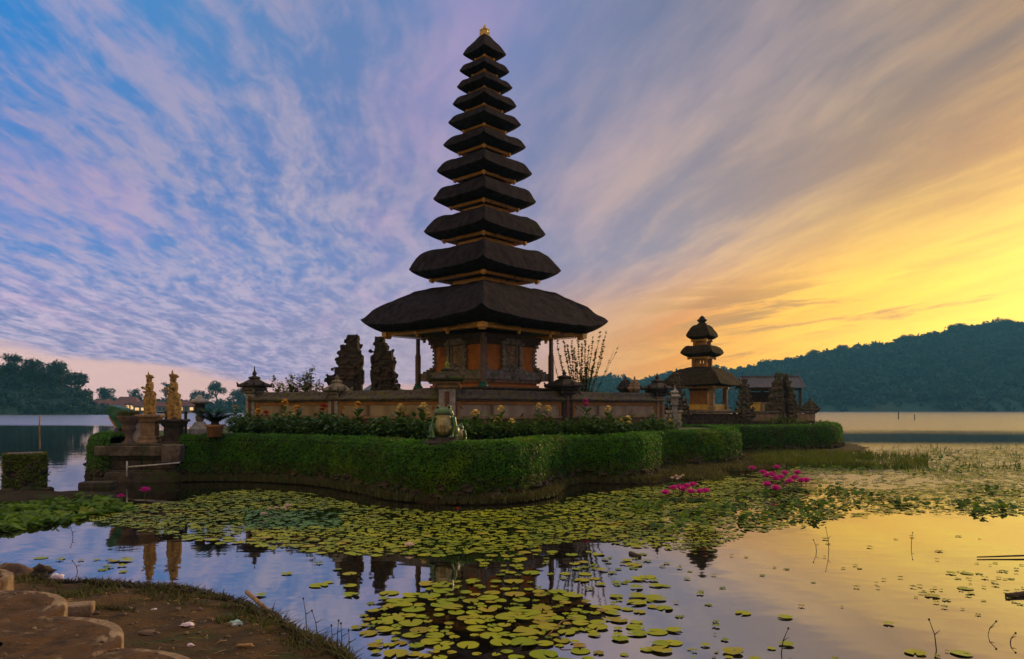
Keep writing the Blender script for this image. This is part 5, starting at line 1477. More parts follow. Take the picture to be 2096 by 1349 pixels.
def frog(px, d, yb, yt, label, rz, scale_w=1.0):
    zb = ZZ(yb, d); h = ZZ(yt, d) - zb; u = h
    e = empty('frog_statue', (WX(px, d), d, zb), rz, label, 'frog statue', 'painted frog statues')
    mb = MB()
    mb.ball((0, 0.06 * u, 0.40 * u), 0.44 * u, 20, 14, (0.98, 0.85, 0.92)); mb.ball((0, 0.0, 0.70 * u), 0.34 * u, 18, 12, (1.12, 0.85, 0.72))
    mb.ball((0, -0.12 * u, 0.77 * u), 0.27 * u, 16, 10, (1.35, 0.9, 0.62))
    for s in (-1, 1):
        mb.ball((s * 0.20 * u, -0.14 * u, 0.93 * u), 0.085 * u, 12, 8)
        # thighs, front arms, webbed feet with toes
        mb.ball((s * 0.42 * u, 0.05 * u, 0.20 * u), 0.20 * u, 14, 10, (0.85, 1.2, 0.95))
        mb.tube([(s * 0.36 * u, -0.16 * u, 0.62 * u), (s * 0.44 * u, -0.26 * u, 0.36 * u), (s * 0.34 * u, -0.36 * u, 0.08 * u)], [0.10 * u, 0.075 * u, 0.05 * u], 10)
        for f in (-1, 0, 1):
            mb.tube([(s * 0.34 * u, -0.36 * u, 0.05 * u), (s * 0.34 * u + f * 0.06 * u, -0.46 * u, 0.03 * u)], [0.035 * u, 0.022 * u], 7)
            mb.tube([(s * 0.46 * u, -0.10 * u, 0.05 * u), (s * 0.50 * u + f * 0.07 * u, -0.30 * u, 0.03 * u)], [0.05 * u, 0.025 * u], 7)
    mb.v = [(x * 0.82, y * 0.95, z) for x, y, z in mb.v]
    mb.build('body', M['frog_green'], e, remesh=0.018 if u > 0.5 else 0.012)
    mb = MB(); mb.ball((0, -0.18 * u, 0.40 * u), 0.33 * u, 16, 12, (0.92, 0.75, 1.0)); mb.ball((0, -0.22 * u, 0.62 * u), 0.26 * u, 14, 10, (1.1, 0.6, 0.55))
    for s in (-0.12, 0.0, 0.12): mb.tube([(s * u, -0.40 * u, 0.58 * u), (s * u, -0.435 * u, 0.40 * u), (s * u, -0.39 * u, 0.16 * u)], [0.03 * u, 0.045 * u, 0.03 * u], 8)
    mb.v = [(x * 0.82, y * 0.95, z) for x, y, z in mb.v]
    mb.build('belly', M['frog_belly'], e, remesh=0.018 if u > 0.5 else 0.012)
    mb = MB(); mb.tube([(-0.33 * u, -0.24 * u, 0.75 * u), (-0.2 * u, -0.345 * u, 0.73 * u), (0, -0.385 * u, 0.73 * u), (0.2 * u, -0.345 * u, 0.73 * u), (0.33 * u, -0.24 * u, 0.75 * u)], 0.016 * u, 7); mb.v = [(x * 0.82, y * 0.95, z) for x, y, z in mb.v]; mb.build('mouth', M['iron'], e)
    for s in (-1, 1):
        mb = MB(); mb.ball((s * 0.178 * u, -0.205 * u, 0.94 * u), 0.04 * u, 10, 8); mb.build('eye', M['iron'], e)
p = (WX(909, 18.2), 18.2)
mb = MB(); mb.lathe([(0.44, 0), (0.52, 0.03), (0.54, 0.09), (0.50, 0.135), (0.36, 0.15), (0.35, 0.20), (0.30, 0.215)], 26)
o = mb.build('round_stone', M['stone_dark'], None, disp=0.03, dscale=0.15); o.location = (p[0], p[1], ZZ(913, 18.2)); tag(o, 'round dark stone base under the large frog', 'stone')
frog(909, 18.2, 896, 829, 'large green frog statue with a pale ribbed belly on a round stone base', 0.0)
frog(937, 19.0, 906, 866, 'small green and yellow frog statue half behind the large frog', 0.3)
# ------------------------------------------------------------------ planting
def leaf_blade(V, Fq, base, dirv, L, w, curl, rr, fold=0.25):
    """one broad pointed leaf of six faces, folded along its rib and arching over"""
    d = np.asarray(dirv, float); d /= np.linalg.norm(d)
    side = np.cross(d, [0, 0, 1.0]); side /= np.linalg.norm(side) + 1e-9
    up = np.cross(side, d)
    c = np.asarray(base, float); b = len(V)
    rows = [(0.0, 0.12), (0.3, 0.85), (0.62, 0.9), (1.0, 0.03)]
    for t, q in rows:
        p = c + d * L * t + np.array([0, 0, -1.0]) * curl * L * t * t
        V += [p - side * w * q + up * w * q * fold, p, p + side * w * q + up * w * q * fold]
    for j in range(3):
        for k in range(2):
            Fq.append((b + j * 3 + k, b + j * 3 + k + 1, b + (j + 1) * 3 + k + 1, b + (j + 1) * 3 + k))
def petals(V, Fq, c, r, n, rr):
    for k in range(n):
        a = rr.random() * 6.283; el = rr.random() * 1.5 - 0.2
        d = np.array([math.cos(a) * math.cos(el), math.sin(a) * math.cos(el), math.sin(el)])
        leaf_blade(V, Fq, c, d, r, r * 0.42, 0.25, rr, 0.35)
bed_wall = [(470, 28.6), (521, 28.2), (690, 26.1), (915, 23.5), (1155, 26.4), (1345, 30.0), (1420, 33)]
def canna(px, row, col, label, seed, back=1.3, nleaf=10, size=1.0):
    rr = np.random.default_rng(seed)
    d = interp(bed_wall, px) - back
    zf = ZZ(row, d); zb = ZL - 0.04
    h = zf - zb
    e = empty('canna_plant', (WX(px, d), d, zb), rr.random() * 6, label, 'flowering plant', 'flowering plants along the courtyard wall')
    V = []; Fq = []
    for k in range(nleaf):
        a = k * 2.4 + rr.normal() * 0.4; t = 0.12 + 0.62 * k / nleaf
        el = 0.75 + 0.35 * rr.random()
        L = (0.34 + 0.12 * rr.random()) * min(1.1, 0.5 + h * 0.55) * size
        leaf_blade(V, Fq, (0.02 * math.cos(a), 0.02 * math.sin(a), h * t), (math.cos(a) * math.cos(el), math.sin(a) * math.cos(el), math.sin(el)), L, L * 0.22, 0.35, rr)
    np_mesh('leaf_spray', V, Fq, M['broad_leaf'], e, smooth=True, attr=np.repeat(rr.random(len(V) // 12) * 0.7, 12))
    mb = MB(); mb.tube([(0, 0, 0), (0.01, 0.01, h * 0.5), (0, 0, h)], [0.014, 0.011, 0.007], 6); mb.build('stem', M['stem'], e)
    V = []; Fq = []
    petals(V, Fq, np.array([0, 0, h - 0.05]), 0.155 * size, 20, rr); petals(V, Fq, np.array([0.03, -0.03, h - 0.16]), 0.13 * size, 12, rr)
    np_mesh('flower', V, Fq, M[col], e, smooth=True)
    return e
Y, O, Rd, Pk = 'yellow_petal', 'orange_petal', 'red_petal', 'pink_petal'
fl = [(482, 830, O, 'small orange canna left of the end pinnacle of the wall'), (529, 838, O, 'orange canna below the end pinnacle of the wall'), (545, 842, Rd, 'small dark red flower near the end pinnacle of the wall'),
      (584, 819, O, 'tall orange canna standing above the others left of the split gate'), (608, 832, O, 'full orange-yellow canna left of the red flower by the wall'), (600, 848, Y, 'low yellow-orange canna below the full orange-yellow one'), (579, 850, Y, 'lowest yellow canna left of the red flower by the wall'),
      (662, 829, Rd, 'bright red flower against the white wall left of the split gate'), (733, 824, O, 'pale orange canna against the wall below the split gate'), (820, 829, Y, 'tall yellow canna left of the frog, farther from it'), (822, 842, Y, 'yellow canna bud just under the tall yellow one left of the frog'),
      (867, 826, Y, 'tall yellow canna touching the left of the frog'), (875, 846, Y, 'yellow canna level with the head of the frog'), (870, 862, Y, 'small low yellow canna beside the belly of the frog'),
      (973, 841, Y, 'yellow canna with a broad leaf right of the frog'), (1025, 833, Y, 'tall yellow canna right of the frog against the white wall'), (1018, 857, Y, 'big double yellow canna right of the frog'), (1047, 859, Y, 'pale yellow canna just right of the big double one'),
      (1103, 826, Y, 'tiny yellow bud on a tall stem left of the second dark pillar'), (1121, 832, Y, 'yellow canna in front of the dark capped pillar'), (1199, 820, Pk, 'magenta flower high against the coping right of the dark capped pillar'),
      (1245, 833, Y, 'tall leafy yellow canna before the right stretch of wall'), (1269, 858, Y, 'pale yellow canna right of the tall leafy one'), (1285, 853, Y, 'yellow canna in the right bed, upper of a close pair'), (1287, 864, Y, 'yellow canna in the right bed, lower of a close pair'),
      (1331, 864, Y, 'small pale canna near the right end of the bed'), (1373, 860, Y, 'rightmost yellow canna, beside the slim stone lantern post')]
for i, (px, row, c, lab) in enumerate(fl):
    canna(px, row, c, lab, 100 + i, back=1.1 + 0.6 * ((i * 37) % 10) / 10, size=1.15 if lab.startswith(('full', 'big')) else 0.8 if 'small' in lab or 'tiny' in lab else 1.0)
# leafy plants without flowers filling the bed
def bushy(name, mseed, h, w, n, L, m='broad_leaf'):
    rr = np.random.default_rng(mseed); V = []; Fq = []
    for k in range(n):
        a = rr.random() * 6.283; q = w * math.sqrt(rr.random()); z = h * (0.15 + 0.75 * rr.random())
        el = 0.2 + 0.9 * rr.random(); ll = L * (0.7 + 0.6 * rr.random())
        leaf_blade(V, Fq, (q * math.cos(a), q * math.sin(a), z * (1 - 0.4 * (q / w) ** 2)), (math.cos(a) * math.cos(el), math.sin(a) * math.cos(el), math.sin(el)), ll, ll * (0.17 + 0.1 * rr.random()), 0.5, rr)
    return V, Fq, np.repeat(np.clip(rr.random(len(V) // 12) * 1.2 - 0.4, 0, 1), 12)
proto = []
for k in range(5):
    e = empty('leafy_plant', (0, 0, -50), 0, 'dark leafy plant without flowers in the bed between wall and hedge', 'plant', 'leafy plants filling the flower bed')
    V, Fq, t = bushy('p', 300 + k, 0.62, 0.30, 46 + 6 * k, 0.26)
    np_mesh('foliage', V, Fq, M['broad_leaf'], e, smooth=True, attr=t)
    mb = MB()
    for q in range(5): mb.tube([(0.05 * math.cos(q * 1.3), 0.05 * math.sin(q * 1.3), 0), (0.16 * math.cos(q * 1.3), 0.16 * math.sin(q * 1.3), 0.42)], [0.012, 0.006], 5)
    mb.build('stem', M['stem'], e); proto.append(e)
rr = np.random.default_rng(44); cnt = 0
for i in range(96):
    px = 482 + (1372 - 482) * (i + rr.random()) / 96
    for back in ((0.75, 1.7) if i % 2 else (1.2, 2.2)):
        dw = interp(bed_wall, px); d = dw - back - 0.35 * rr.random()
        hd = interp([(365, 22.6), (680, 21.2), (760, 19.5), (830, 18.0), (1000, 17.4), (1105, 19.3), (1200, 22.0), (1342, 25.0), (1400, 27)], px) + 1.15
        if d < hd: continue
        if 868 < px < 950 and d < 20.5: continue
        pr = proto[cnt % 5]
        o = pr if cnt < 5 else copy_tree(pr)
        o.location = (WX(px, d), d, ZL - 0.05); o.rotation_euler = (0, 0, rr.random() * 6.28)
        s = (0.75 + 0.5 * rr.random()) * (1.12 if px < 850 else 0.95); o.scale = (s, s, s * (0.66 + 0.50 * rr.random())); cnt += 1

# shrub with upright sprays behind the left wall
def spray_shrub(px, d, zb, label, seed, stems, leaf, name='shrub', m='leaf', density=70, lw=0.4, spread=0.012):
    rr = np.random.default_rng(seed)
    e = empty(name, (WX(px, d), d, zb), 0, label, 'shrub')
    mb = MB(); V = []; Fq = []
    for (px2, row2, bend, den) in stems:
        tip = np.array([WX(px2, d) - WX(px, d), rr.normal() * 0.25, ZZ(row2, d) - zb])
        b0 = np.array([rr.normal() * 0.08, rr.normal() * 0.08, 0])
        mid = b0 * 0.4 + tip * 0.5 + np.array([bend, rr.normal() * 0.1, 0.08])
        pts = []
        for k in range(9):
            t = k / 8; p = b0 * (1 - t) ** 2 + 2 * mid * t * (1 - t) + tip * t * t
            pts.append(p + rr.normal(size=3) * 0.008)
        mb.tube([tuple(p) for p in pts], [0.018 * (1 - 0.75 * k / 8) for k in range(9)], 6)
        for k in range(int(density * den)):
            t = (0.18 + 0.82 * rr.random()) * 8; j = min(7, int(t)); p = pts[j] * (1 - (t - j)) + pts[j + 1] * (t - j)
            a = rr.random() * 6.283; el = 0.3 + 0.7 * rr.random()
            p = p + rr.normal(size=3) * spread
            ll = leaf * (0.6 + 0.8 * rr.random())
            leaf_blade(V, Fq, p, (math.cos(a) * math.cos(el), math.sin(a) * math.cos(el), math.sin(el)), ll, ll * lw, 0.2, rr)
    mb.build('stem', M['bark'], e)
    np_mesh('foliage', V, Fq, M[m], e, attr=np.repeat(np.clip(rr.random(len(V) // 12), 0, 1), 12))
spray_shrub(612, 29.5, 1.9, 'loose green shrub with upright sprays behind the left wall', 61,
            [(562, 775, -0.1, 1), (575, 788, 0, 1), (590, 778, 0, 1.2), (597, 768, 0, 1.2), (612, 772, 0, 1.3), (622, 765, 0, 1.2), (630, 774, 0, 1.2), (636, 762, 0.1, 1), (644, 753, 0.15, 0.8), (655, 783, 0.1, 1), (664, 790, 0.1, 1), (585, 792, 0, 1.2), (605, 788, 0, 1.4), (638, 786, 0, 1.4), (620, 785, 0, 1.4), (568, 792, -0.1, 1.0)], 0.10, density=150, spread=0.07)
spray_shrub(1193, 28.2, 1.7, 'tall shrub of bare upright stems set with tiny leaves, right of the tower', 62,
            [(1128, 704, -0.45, 0.25), (1140, 690, -0.30, 1.2), (1152, 700, -0.2, 1.4), (1160, 706, -0.15, 1.5), (1168, 698, -0.1, 1.4), (1176, 712, -0.05, 1.5), (1184, 694, 0, 1.3), (1190, 704, 0, 1.5), (1198, 690, 0, 1.3), (1206, 706, 0.05, 1.3), (1214, 690, 0.05, 1.1), (1222, 716, 0.05, 1.0), (1226, 682, 0.05, 0.8), (1240, 680, 0.12, 0.8), (1236, 708, 0.1, 0.9), (1268, 705, 0.10, 0.10), (1257, 718, 0.05, 0.12), (1148, 728, -0.3, 0.8), (1180, 740, -0.1, 1.4), (1200, 745, 0, 1.4), (1212, 750, 0, 1.2), (1195, 770, 0, 1.6), (1188, 760, 0, 1.5)], 0.080, density=120, lw=0.5, m='leaf')
for i, (px, d, row, lab) in enumerate([(1590, 41.6, 845, 'small leafy plant below the small split gate'), (1640, 41.8, 850, 'low leafy plant in front of the wall at the far right end'), (1684, 41.0, 858, 'sparse seedlings on top of the far right hedge'), (1572, 41.4, 852, 'low leafy plant left of the small split gate'), (1615, 41.5, 848, 'leafy plant between the small split gate and the far right wall')]):
    h = ZZ(row, d) - ZL; e = empty('leafy_plant', (WX(px, d), d, ZL - 0.03), i, lab, 'plant')
    V, Fq, t = bushy('q', 500 + i, h, 0.4, 50, 0.22); np_mesh('foliage', V, Fq, M['leaf'], e, attr=t)
    mb = MB()
    for q in range(4): mb.tube([(0.05 * math.cos(q * 1.6), 0.05 * math.sin(q * 1.6), 0), (0.2 * math.cos(q * 1.6), 0.2 * math.sin(q * 1.6), h * 0.7)], [0.014, 0.006], 5)
    mb.build('stem', M['stem'], e)
# ------------------------------------------------------------------ water lilies
rl = np.random.default_rng(77)
def pad_verts(r, seed, seg=16, lift=0.0):
    """flat leaf with a notch, faintly wavy rim; returns verts and triangles"""
    q = np.random.default_rng(seed)
    a0 = 0.16 + 0.12 * q.random(); vs = [(0, 0, 0.0)]; ph = q.random() * 6; fs = []
    for k in range(seg + 1):
        a = a0 + (2 * PI - 2 * a0) * k / seg
        rr_ = r * (1 + 0.025 * math.sin(3 * a + ph) + 0.012 * math.sin(7 * a + ph * 2))
        vs.append((rr_ * math.cos(a), rr_ * math.sin(a), lift * r * (0.5 + 0.5 * math.sin(2 * a + ph)) + 0.006 * math.sin(5 * a + ph)))
    for k in range(seg): fs.append((0, k + 1, k + 2))
    return vs, fs
low_edge = [(0, 1085), (150, 1070), (240, 1075), (330, 1100), (420, 1112), (520, 1122), (640, 1132), (760, 1138), (900, 1140), (1050, 1128), (1200, 1106), (1300, 1120), (1400, 1130), (1480, 1118), (1560, 1090), (1700, 1064), (1900, 1052), (2096, 1058), (2400, 1060)]
up_edge = [(0, 1030), (200, 1030), (330, 1030), (420, 1010), (520, 1000), (640, 1010), (760, 1036), (900, 1048), (1050, 1040), (1120, 1030), (1200, 1012), (1300, 998), (1400, 990), (1480, 974), (1560, 966), (1600, 958), (1700, 936), (1800, 918), (2096, 914), (2400, 914)]
def density(px, py):
    lo = interp(low_edge, px); up = interp(up_edge, px)
    v = 0.0
    if up < py < lo:
        t = min((py - up) / 10, 1) * min((lo - py) / 9 + 0.25, 1)
        v = 0.80 * t
        if px > 1500:
            v = 0.80 + (0.62 - 0.80) * min(1, (px - 1500) / 250)
            v *= t
            if 1640 < px < 1920 and 972 < py < 1002: v *= 0.15
        if px < 520 and py > 1075: v *= 0.75
        if px < 180: v *= 0.25
    e = ((px - 990) / 262) ** 2 + ((py - 1285) / 92) ** 2
    if e < 1.15: v = max(v, 0.26 * min(1, (1.15 - e) / 0.35) * (1 if py < 1300 else 0.7))
    e = ((px - 1290) / 130) ** 2 + ((py - 1250) / 120) ** 2
    if e < 1: v = max(v, 0.06 * (1 - e) + 0.015)
    e = ((px - 1120) / 150) ** 2 + ((py - 1160) / 36) ** 2
    if e < 1: v = max(v, 0.05)
    if px > 1380 and py > 1090: v = max(v, 0.014)
    if px > 1700 and 1095 < py < 1250:
        v = max(v, 0.15 * max(0, 1 - abs(py - (1240 - (px - 1700) * 0.10)) / 70) * (0.4 + 0.6 * min(1, (px - 1700) / 250)))
    if px > 1150 and py > 1330: v = max(v, 0.07)
    if 60 < px < 260 and 1140 < py < 1172: v = max(v, 0.055)
    if 520 < px < 720 and 1150 < py < 1235: v = max(v, 0.007)
    return v
pads = []
grid = {}
def try_pad(x, y, r, ov):
    g = 0.5; i, j = int(math.floor(x / g)), int(math.floor(y / g))
    for a in (-1, 0, 1):
        for b in (-1, 0, 1):
            for (x2, y2, r2) in grid.get((i + a, j + b), ()):
                if (x - x2) ** 2 + (y - y2) ** 2 < (ov * (r + r2)) ** 2: return False
    grid.setdefault((i, j), []).append((x, y, r)); return True
land_n = 0
def hedge_front(px): return interp([(365, 22.0), (500, 21.8), (680, 20.4), (760, 18.7), (830, 17.2), (915, 16.7), (1000, 16.6), (1060, 17.1), (1105, 18.2), (1200, 20.0), (1342, 22.5), (1512, 27.6)], px) if 300 < px < 1515 else 99
def sample(d0, d1, tries, rlo, rhi, ov):
    for q in range(tries):
        d = d0 + (d1 - d0) * rl.random() ** (1.0)
        px = -40 + 2180 * rl.random() if rl.random() < 0.5 else 200 + 1300 * rl.random()
        x = WX(px, d); py = HZ + F * H / d
        if d > hedge_front(px) - 0.25: continue
        v = density(px, py)
        cl = mnoise.noise(Vector((x * 1.1, d * 0.9, 3.3))) + 0.5 * mnoise.noise(Vector((x * 2.9, d * 2.4, 8.0)))
        v = v * (1 + 0.9 * cl)
        if d > 10.5 and mnoise.noise(Vector((x * 0.8, d * 0.55, 21.0))) + 0.6 * mnoise.noise(Vector((x * 2.2, d * 1.6, 4.0))) < -0.24: v *= 0.2
        if rl.random() > v: continue
        r = rlo + (rhi - rlo) * rl.random() ** 1.4
        if px > 1380 and py > 1090: r *= 0.36 if rl.random() < 0.7 else 0.7
        if try_pad(x, d, r, ov): pads.append((x, d, r, px, py))
sample(6.3, 9.6, 9000, 0.04, 0.135, 0.78)
sample(9.6, 13.0, 15000, 0.045, 0.12, 0.80)
sample(13.0, 19.0, 30000, 0.045, 0.115, 0.82)
sample(19.0, 30.0, 80000, 0.05, 0.12, 0.74)
sample(30.0, 45.0, 60000, 0.06, 0.14, 0.74)
# the three hundred that show largest stand as leaves of their own
pads.sort(key=lambda p: -(p[2] / p[1]) ** 2 / p[1] * (1 if -30 < p[3] < 2120 and p[4] < 1356 else 0.01))
meshes = []
for k in range(8):
    vs, fs = pad_verts(1.0, 900 + k, 22, (0, 0.02, 0, 0.06, 0, 0.10, 0.03, 0.15)[k])
    me = bpy.data.meshes.new('lily_pad'); me.from_pydata(vs, [], fs)
    for p in me.polygons: p.use_smooth = True
    at = me.attributes.new('tint', 'FLOAT', 'POINT'); at.data.foreach_set('value', np.full(len(vs), (0.0, 0.05, 0.0, 0.25, 0.0, 0.6, 0.1, 0.0)[k], dtype=np.float32))
    me.materials.append(M['pad']); meshes.append(me)
for i, (x, y, r, px, py) in enumerate(pads[:300]):
    o = bpy.data.objects.new('lily_pad', meshes[int(rl.integers(0, 8))]); C.objects.link(o)
    o.location = (x, y, 0.006 + 0.012 * rl.random()); o.scale = (r, r, r); o.rotation_euler = (rl.normal() * 0.012, rl.normal() * 0.012, rl.random() * 6.28)
    tag(o, 'round yellow-green lily pad floating on the near water', 'lily pad', 'lily pads on the near water')
V = []; Fq = []; T = []; Vt = []; Ft = []
for i, (x, y, r, px, py) in enumerate(pads[300:]):
    vs, fs = pad_verts(r, 2000 + i % 40, 10, 0.05 if y > 12 else 0.0)
    a = rl.random() * 6.28; c, s = math.cos(a), math.sin(a); z = 0.006 + 0.014 * rl.random()
    tx, ty = rl.normal() * 0.03, rl.normal() * 0.03
    teal = 500 < px < 700 and 1046 < py < 1082
    VV, FF = (Vt, Ft) if teal else (V, Fq)
    b = len(VV)
    for (vx, vy, vz) in vs: VV.append((x + c * vx - s * vy, y + s * vx + c * vy, z + vz + tx * vx + ty * vy))
    FF += [(p + b, q + b, w + b) for p, q, w in fs]
    if not teal: T += [min(1.0, max(0.0, rl.random() * 1.3 - 0.75 + (0.35 if px > 1560 else 0)))] * len(vs)
tag(np_mesh('lily_mat', V, Fq, M['pad_far'], attr=T), 'carpet of small yellow-green lily pads spread over the pond', 'lily pads', None, 'stuff')
if Vt: tag(np_mesh('lily_mat', Vt, Ft, M['pad_teal']), 'patch of blue-green lily pads round the white lilies', 'lily pads', None, 'stuff')

# raised lotus leaves: low bank at the left, dark clumps at the right
def lotus_mass(pts, r0, r1, h0, h1, label, dark, seed):
    q = np.random.default_rng(seed); V = []; Fq = []; T = []
    for (x, y) in pts:
        r = r0 + (r1 - r0) * q.random(); h = h0 + (h1 - h0) * q.random()
        tx, ty = q.normal() * 0.35, q.normal() * 0.35; b = len(V); ph = q.random() * 6
        V.append((x, y, h - 0.25 * r)); n = 10
        for k in range(n):
            a = 2 * PI * k / n
            V.append((x + r * math.cos(a), y + r * math.sin(a), max(0.01, h + tx * r * math.cos(a) + ty * r * math.sin(a) + 0.12 * r * math.sin(3 * a + ph))))
        for k in range(n): Fq.append((b, b + 1 + k, b + 1 + (k + 1) % n))
        T += [min(1, max(0, dark + 0.4 * q.normal()))] * (n + 1)
    return tag(np_mesh('lotus_leaves', V, Fq, M['lotus_leaf'], attr=T, smooth=True), label, 'lotus leaves', None, 'stuff')
pts = []
for k in range(2600):
    px = -60 + 330 * rl.random(); py = 1012 + 78 * rl.random()
    up = interp([(-60, 1040), (0, 1038), (100, 1026), (180, 1014), (230, 1022), (270, 1040)], px); lo = interp([(-60, 1100), (0, 1094), (60, 1082), (140, 1070), (200, 1058), (240, 1050), (280, 1046)], px)
    if up < py < lo: p = on(px, py); pts.append((p.x, p.y))
lotus_mass(pts[:1250], 0.05, 0.12, 0.01, 0.08, 'low bank of fresh green lotus leaves at the left edge of the pond', 0.35, 1)
pts = []
clumps = [(1730, 1012, 60, 9), (1800, 1022, 50, 10), (1690, 1040, 60, 10), (1850, 1030, 40, 7), (1560, 1010, 50, 10), (1620, 1030, 70, 14), (1660, 1062, 45, 9), (1700, 1005, 40, 8), (1480, 1042, 60, 12), (1590, 1052, 60, 12), (1670, 960, 70, 6), (1800, 955, 60, 8), (1970, 1034, 60, 7), (2060, 1042, 50, 6), (2010, 1050, 30, 6), (1530, 1070, 40, 8), (1420, 1060, 60, 14), (1320, 1040, 70, 14), (1750, 962, 80, 5), (1900, 940, 70, 6), (1380, 1085, 40, 8), (2030, 1005, 60, 9), (1960, 965, 80, 9)]
for (cx_, cy_, wx, wy) in clumps:
    for k in range(int(wx * 0.8)):
        px = cx_ + rl.normal() * wx * 0.5; py = cy_ + rl.normal() * wy * 0.55; p = on(px, py); pts.append((p.x, p.y))
lotus_mass(pts, 0.035, 0.075, 0.02, 0.12, 'dark clumps of raised lotus leaves among the pads at the right', 0.65, 2)

# blooms
def bloom(px, py, r, m, label, group, seed, h=0.10, kind='lotus_flower', cat='flower'):
    q = np.random.default_rng(seed); p = on(px, py)
    e = empty(kind, (p.x, p.y, 0.0), q.random() * 6, label, cat, group)
    V = []; Fq = []
    for ring, (n, el, L) in enumerate(((8, 0.35, 1.0), (7, 0.75, 0.92), (5, 1.15, 0.8))):
        for k in range(n):
            a = 2 * PI * (k + 0.5 * ring) / n + q.normal() * 0.08; ee = el + q.normal() * 0.08
            leaf_blade(V, Fq, (0, 0, h), (math.cos(a) * math.cos(ee), math.sin(a) * math.cos(ee), math.sin(ee)), r * L, r * 0.30, -0.12, q, 0.35)
    np_mesh('petals', V, Fq, M[m], e, smooth=True)
    mb = MB(); mb.tube([(0, 0, -0.05), (0, 0, h)], 0.010, 6); mb.build('stem', M['stem'], e)
    return e
c1 = [(1362, 1022), (1378, 1012), (1391, 1010), (1405, 1008), (1418, 1004), (1414, 1020), (1432, 1020), (1444, 1018), (1398, 1014)]
c2 = [(1540, 969), (1562, 978), (1570, 985), (1580, 983), (1588, 992), (1598, 989), (1606, 980), (1616, 998), (1626, 990), (1640, 997), (1590, 967), (1570, 1005), (1588, 1013), (1632, 979), (1650, 996)]
for i, (px, py) in enumerate(c1): bloom(px, py, 0.16, 'pink_petal', 'magenta lotus flower in the smaller left cluster on the pond', 'magenta flowers of the left cluster', 700 + i, 0.11)
for i, (px, py) in enumerate(c2): bloom(px, py, 0.18, 'pink_petal', 'magenta lotus flower in the larger right cluster on the pond', 'magenta flowers of the right cluster', 720 + i, 0.12)
bloom(297, 1019, 0.17, 'pink_petal', 'single large magenta lotus flower near the foot of the stone terrace', None, 750, 0.14)
bloom(248, 1027, 0.11, 'pink_petal', 'small magenta lotus flower left of the single large one', None, 751, 0.10)
for i, (px, py, r, lab) in enumerate([(540, 1060, 0.09, 'white water lily nearest the viewer left of the other white ones'), (552, 1048, 0.07, 'small white water lily at the left of the white row'), (566, 1046, 0.07, 'small pinkish white water lily in the middle of the white row'), (589, 1043, 0.11, 'white water lily at the right end of the white row, the largest'), (581, 1048, 0.08, 'white water lily tucked against the largest white one'), (838, 1126, 0.10, 'single white water lily bud at the near edge of the pads below the frog')]):
    bloom(px, py, r, 'white_petal', lab, 'white water lilies at the left', 760 + i, 0.05, 'water_lily')
for i, (px, py) in enumerate([(1376, 988), (1384, 984), (1392, 986), (1398, 983), (1387, 990)]):
    bloom(px, py, 0.08, 'white_petal', 'small cream water lily in the tuft behind the smaller magenta cluster', 'cream lilies behind the left magenta cluster', 780 + i, 0.12, 'water_lily')
bloom(937, 1054, 0.05, 'red_petal', 'tiny red bud standing above the pads below the frog', None, 790, 0.12, 'lotus_bud')
def leaf_mound(px, py, wpx, hh, label, seed, m='lotus_leaf'):
    q = np.random.default_rng(seed); p = on(px, py); w = wpx * p.y / F / 2
    e = empty('lotus_plant', (p.x, p.y, 0), 0, label, 'plant', 'leaf mounds under the lotus flowers')
    V = []; Fq = []
    for k in range(60):
        a = q.random() * 6.283; r = math.sqrt(q.random()); el = 0.1 + 0.7 * q.random()
        leaf_blade(V, Fq, (w * r * math.cos(a), w * 0.6 * r * math.sin(a), hh * (1 - r) * q.random() + 0.01), (math.cos(a) * math.cos(el), math.sin(a) * math.cos(el), math.sin(el) * 0.5), 0.18, 0.08, 0.3, q)
    np_mesh('foliage', V, Fq, M[m], e, attr=np.full(len(V), 0.9))
    mb = MB()
    for k in range(5): mb.tube([(w * 0.5 * math.cos(k * 1.3), w * 0.3 * math.sin(k * 1.3), -0.03), (w * 0.6 * math.cos(k * 1.3), w * 0.4 * math.sin(k * 1.3), hh * 0.8)], 0.01, 5)
    mb.build('stem', M['stem'], e)
leaf_mound(1405, 1026, 84, 0.10, 'dark leaf mound under the smaller magenta cluster', 1)
leaf_mound(1610, 1005, 80, 0.12, 'dark leaf mound under the larger magenta cluster', 2)
leaf_mound(1388, 994, 36, 0.10, 'dark leaf mound under the cream lilies', 3)

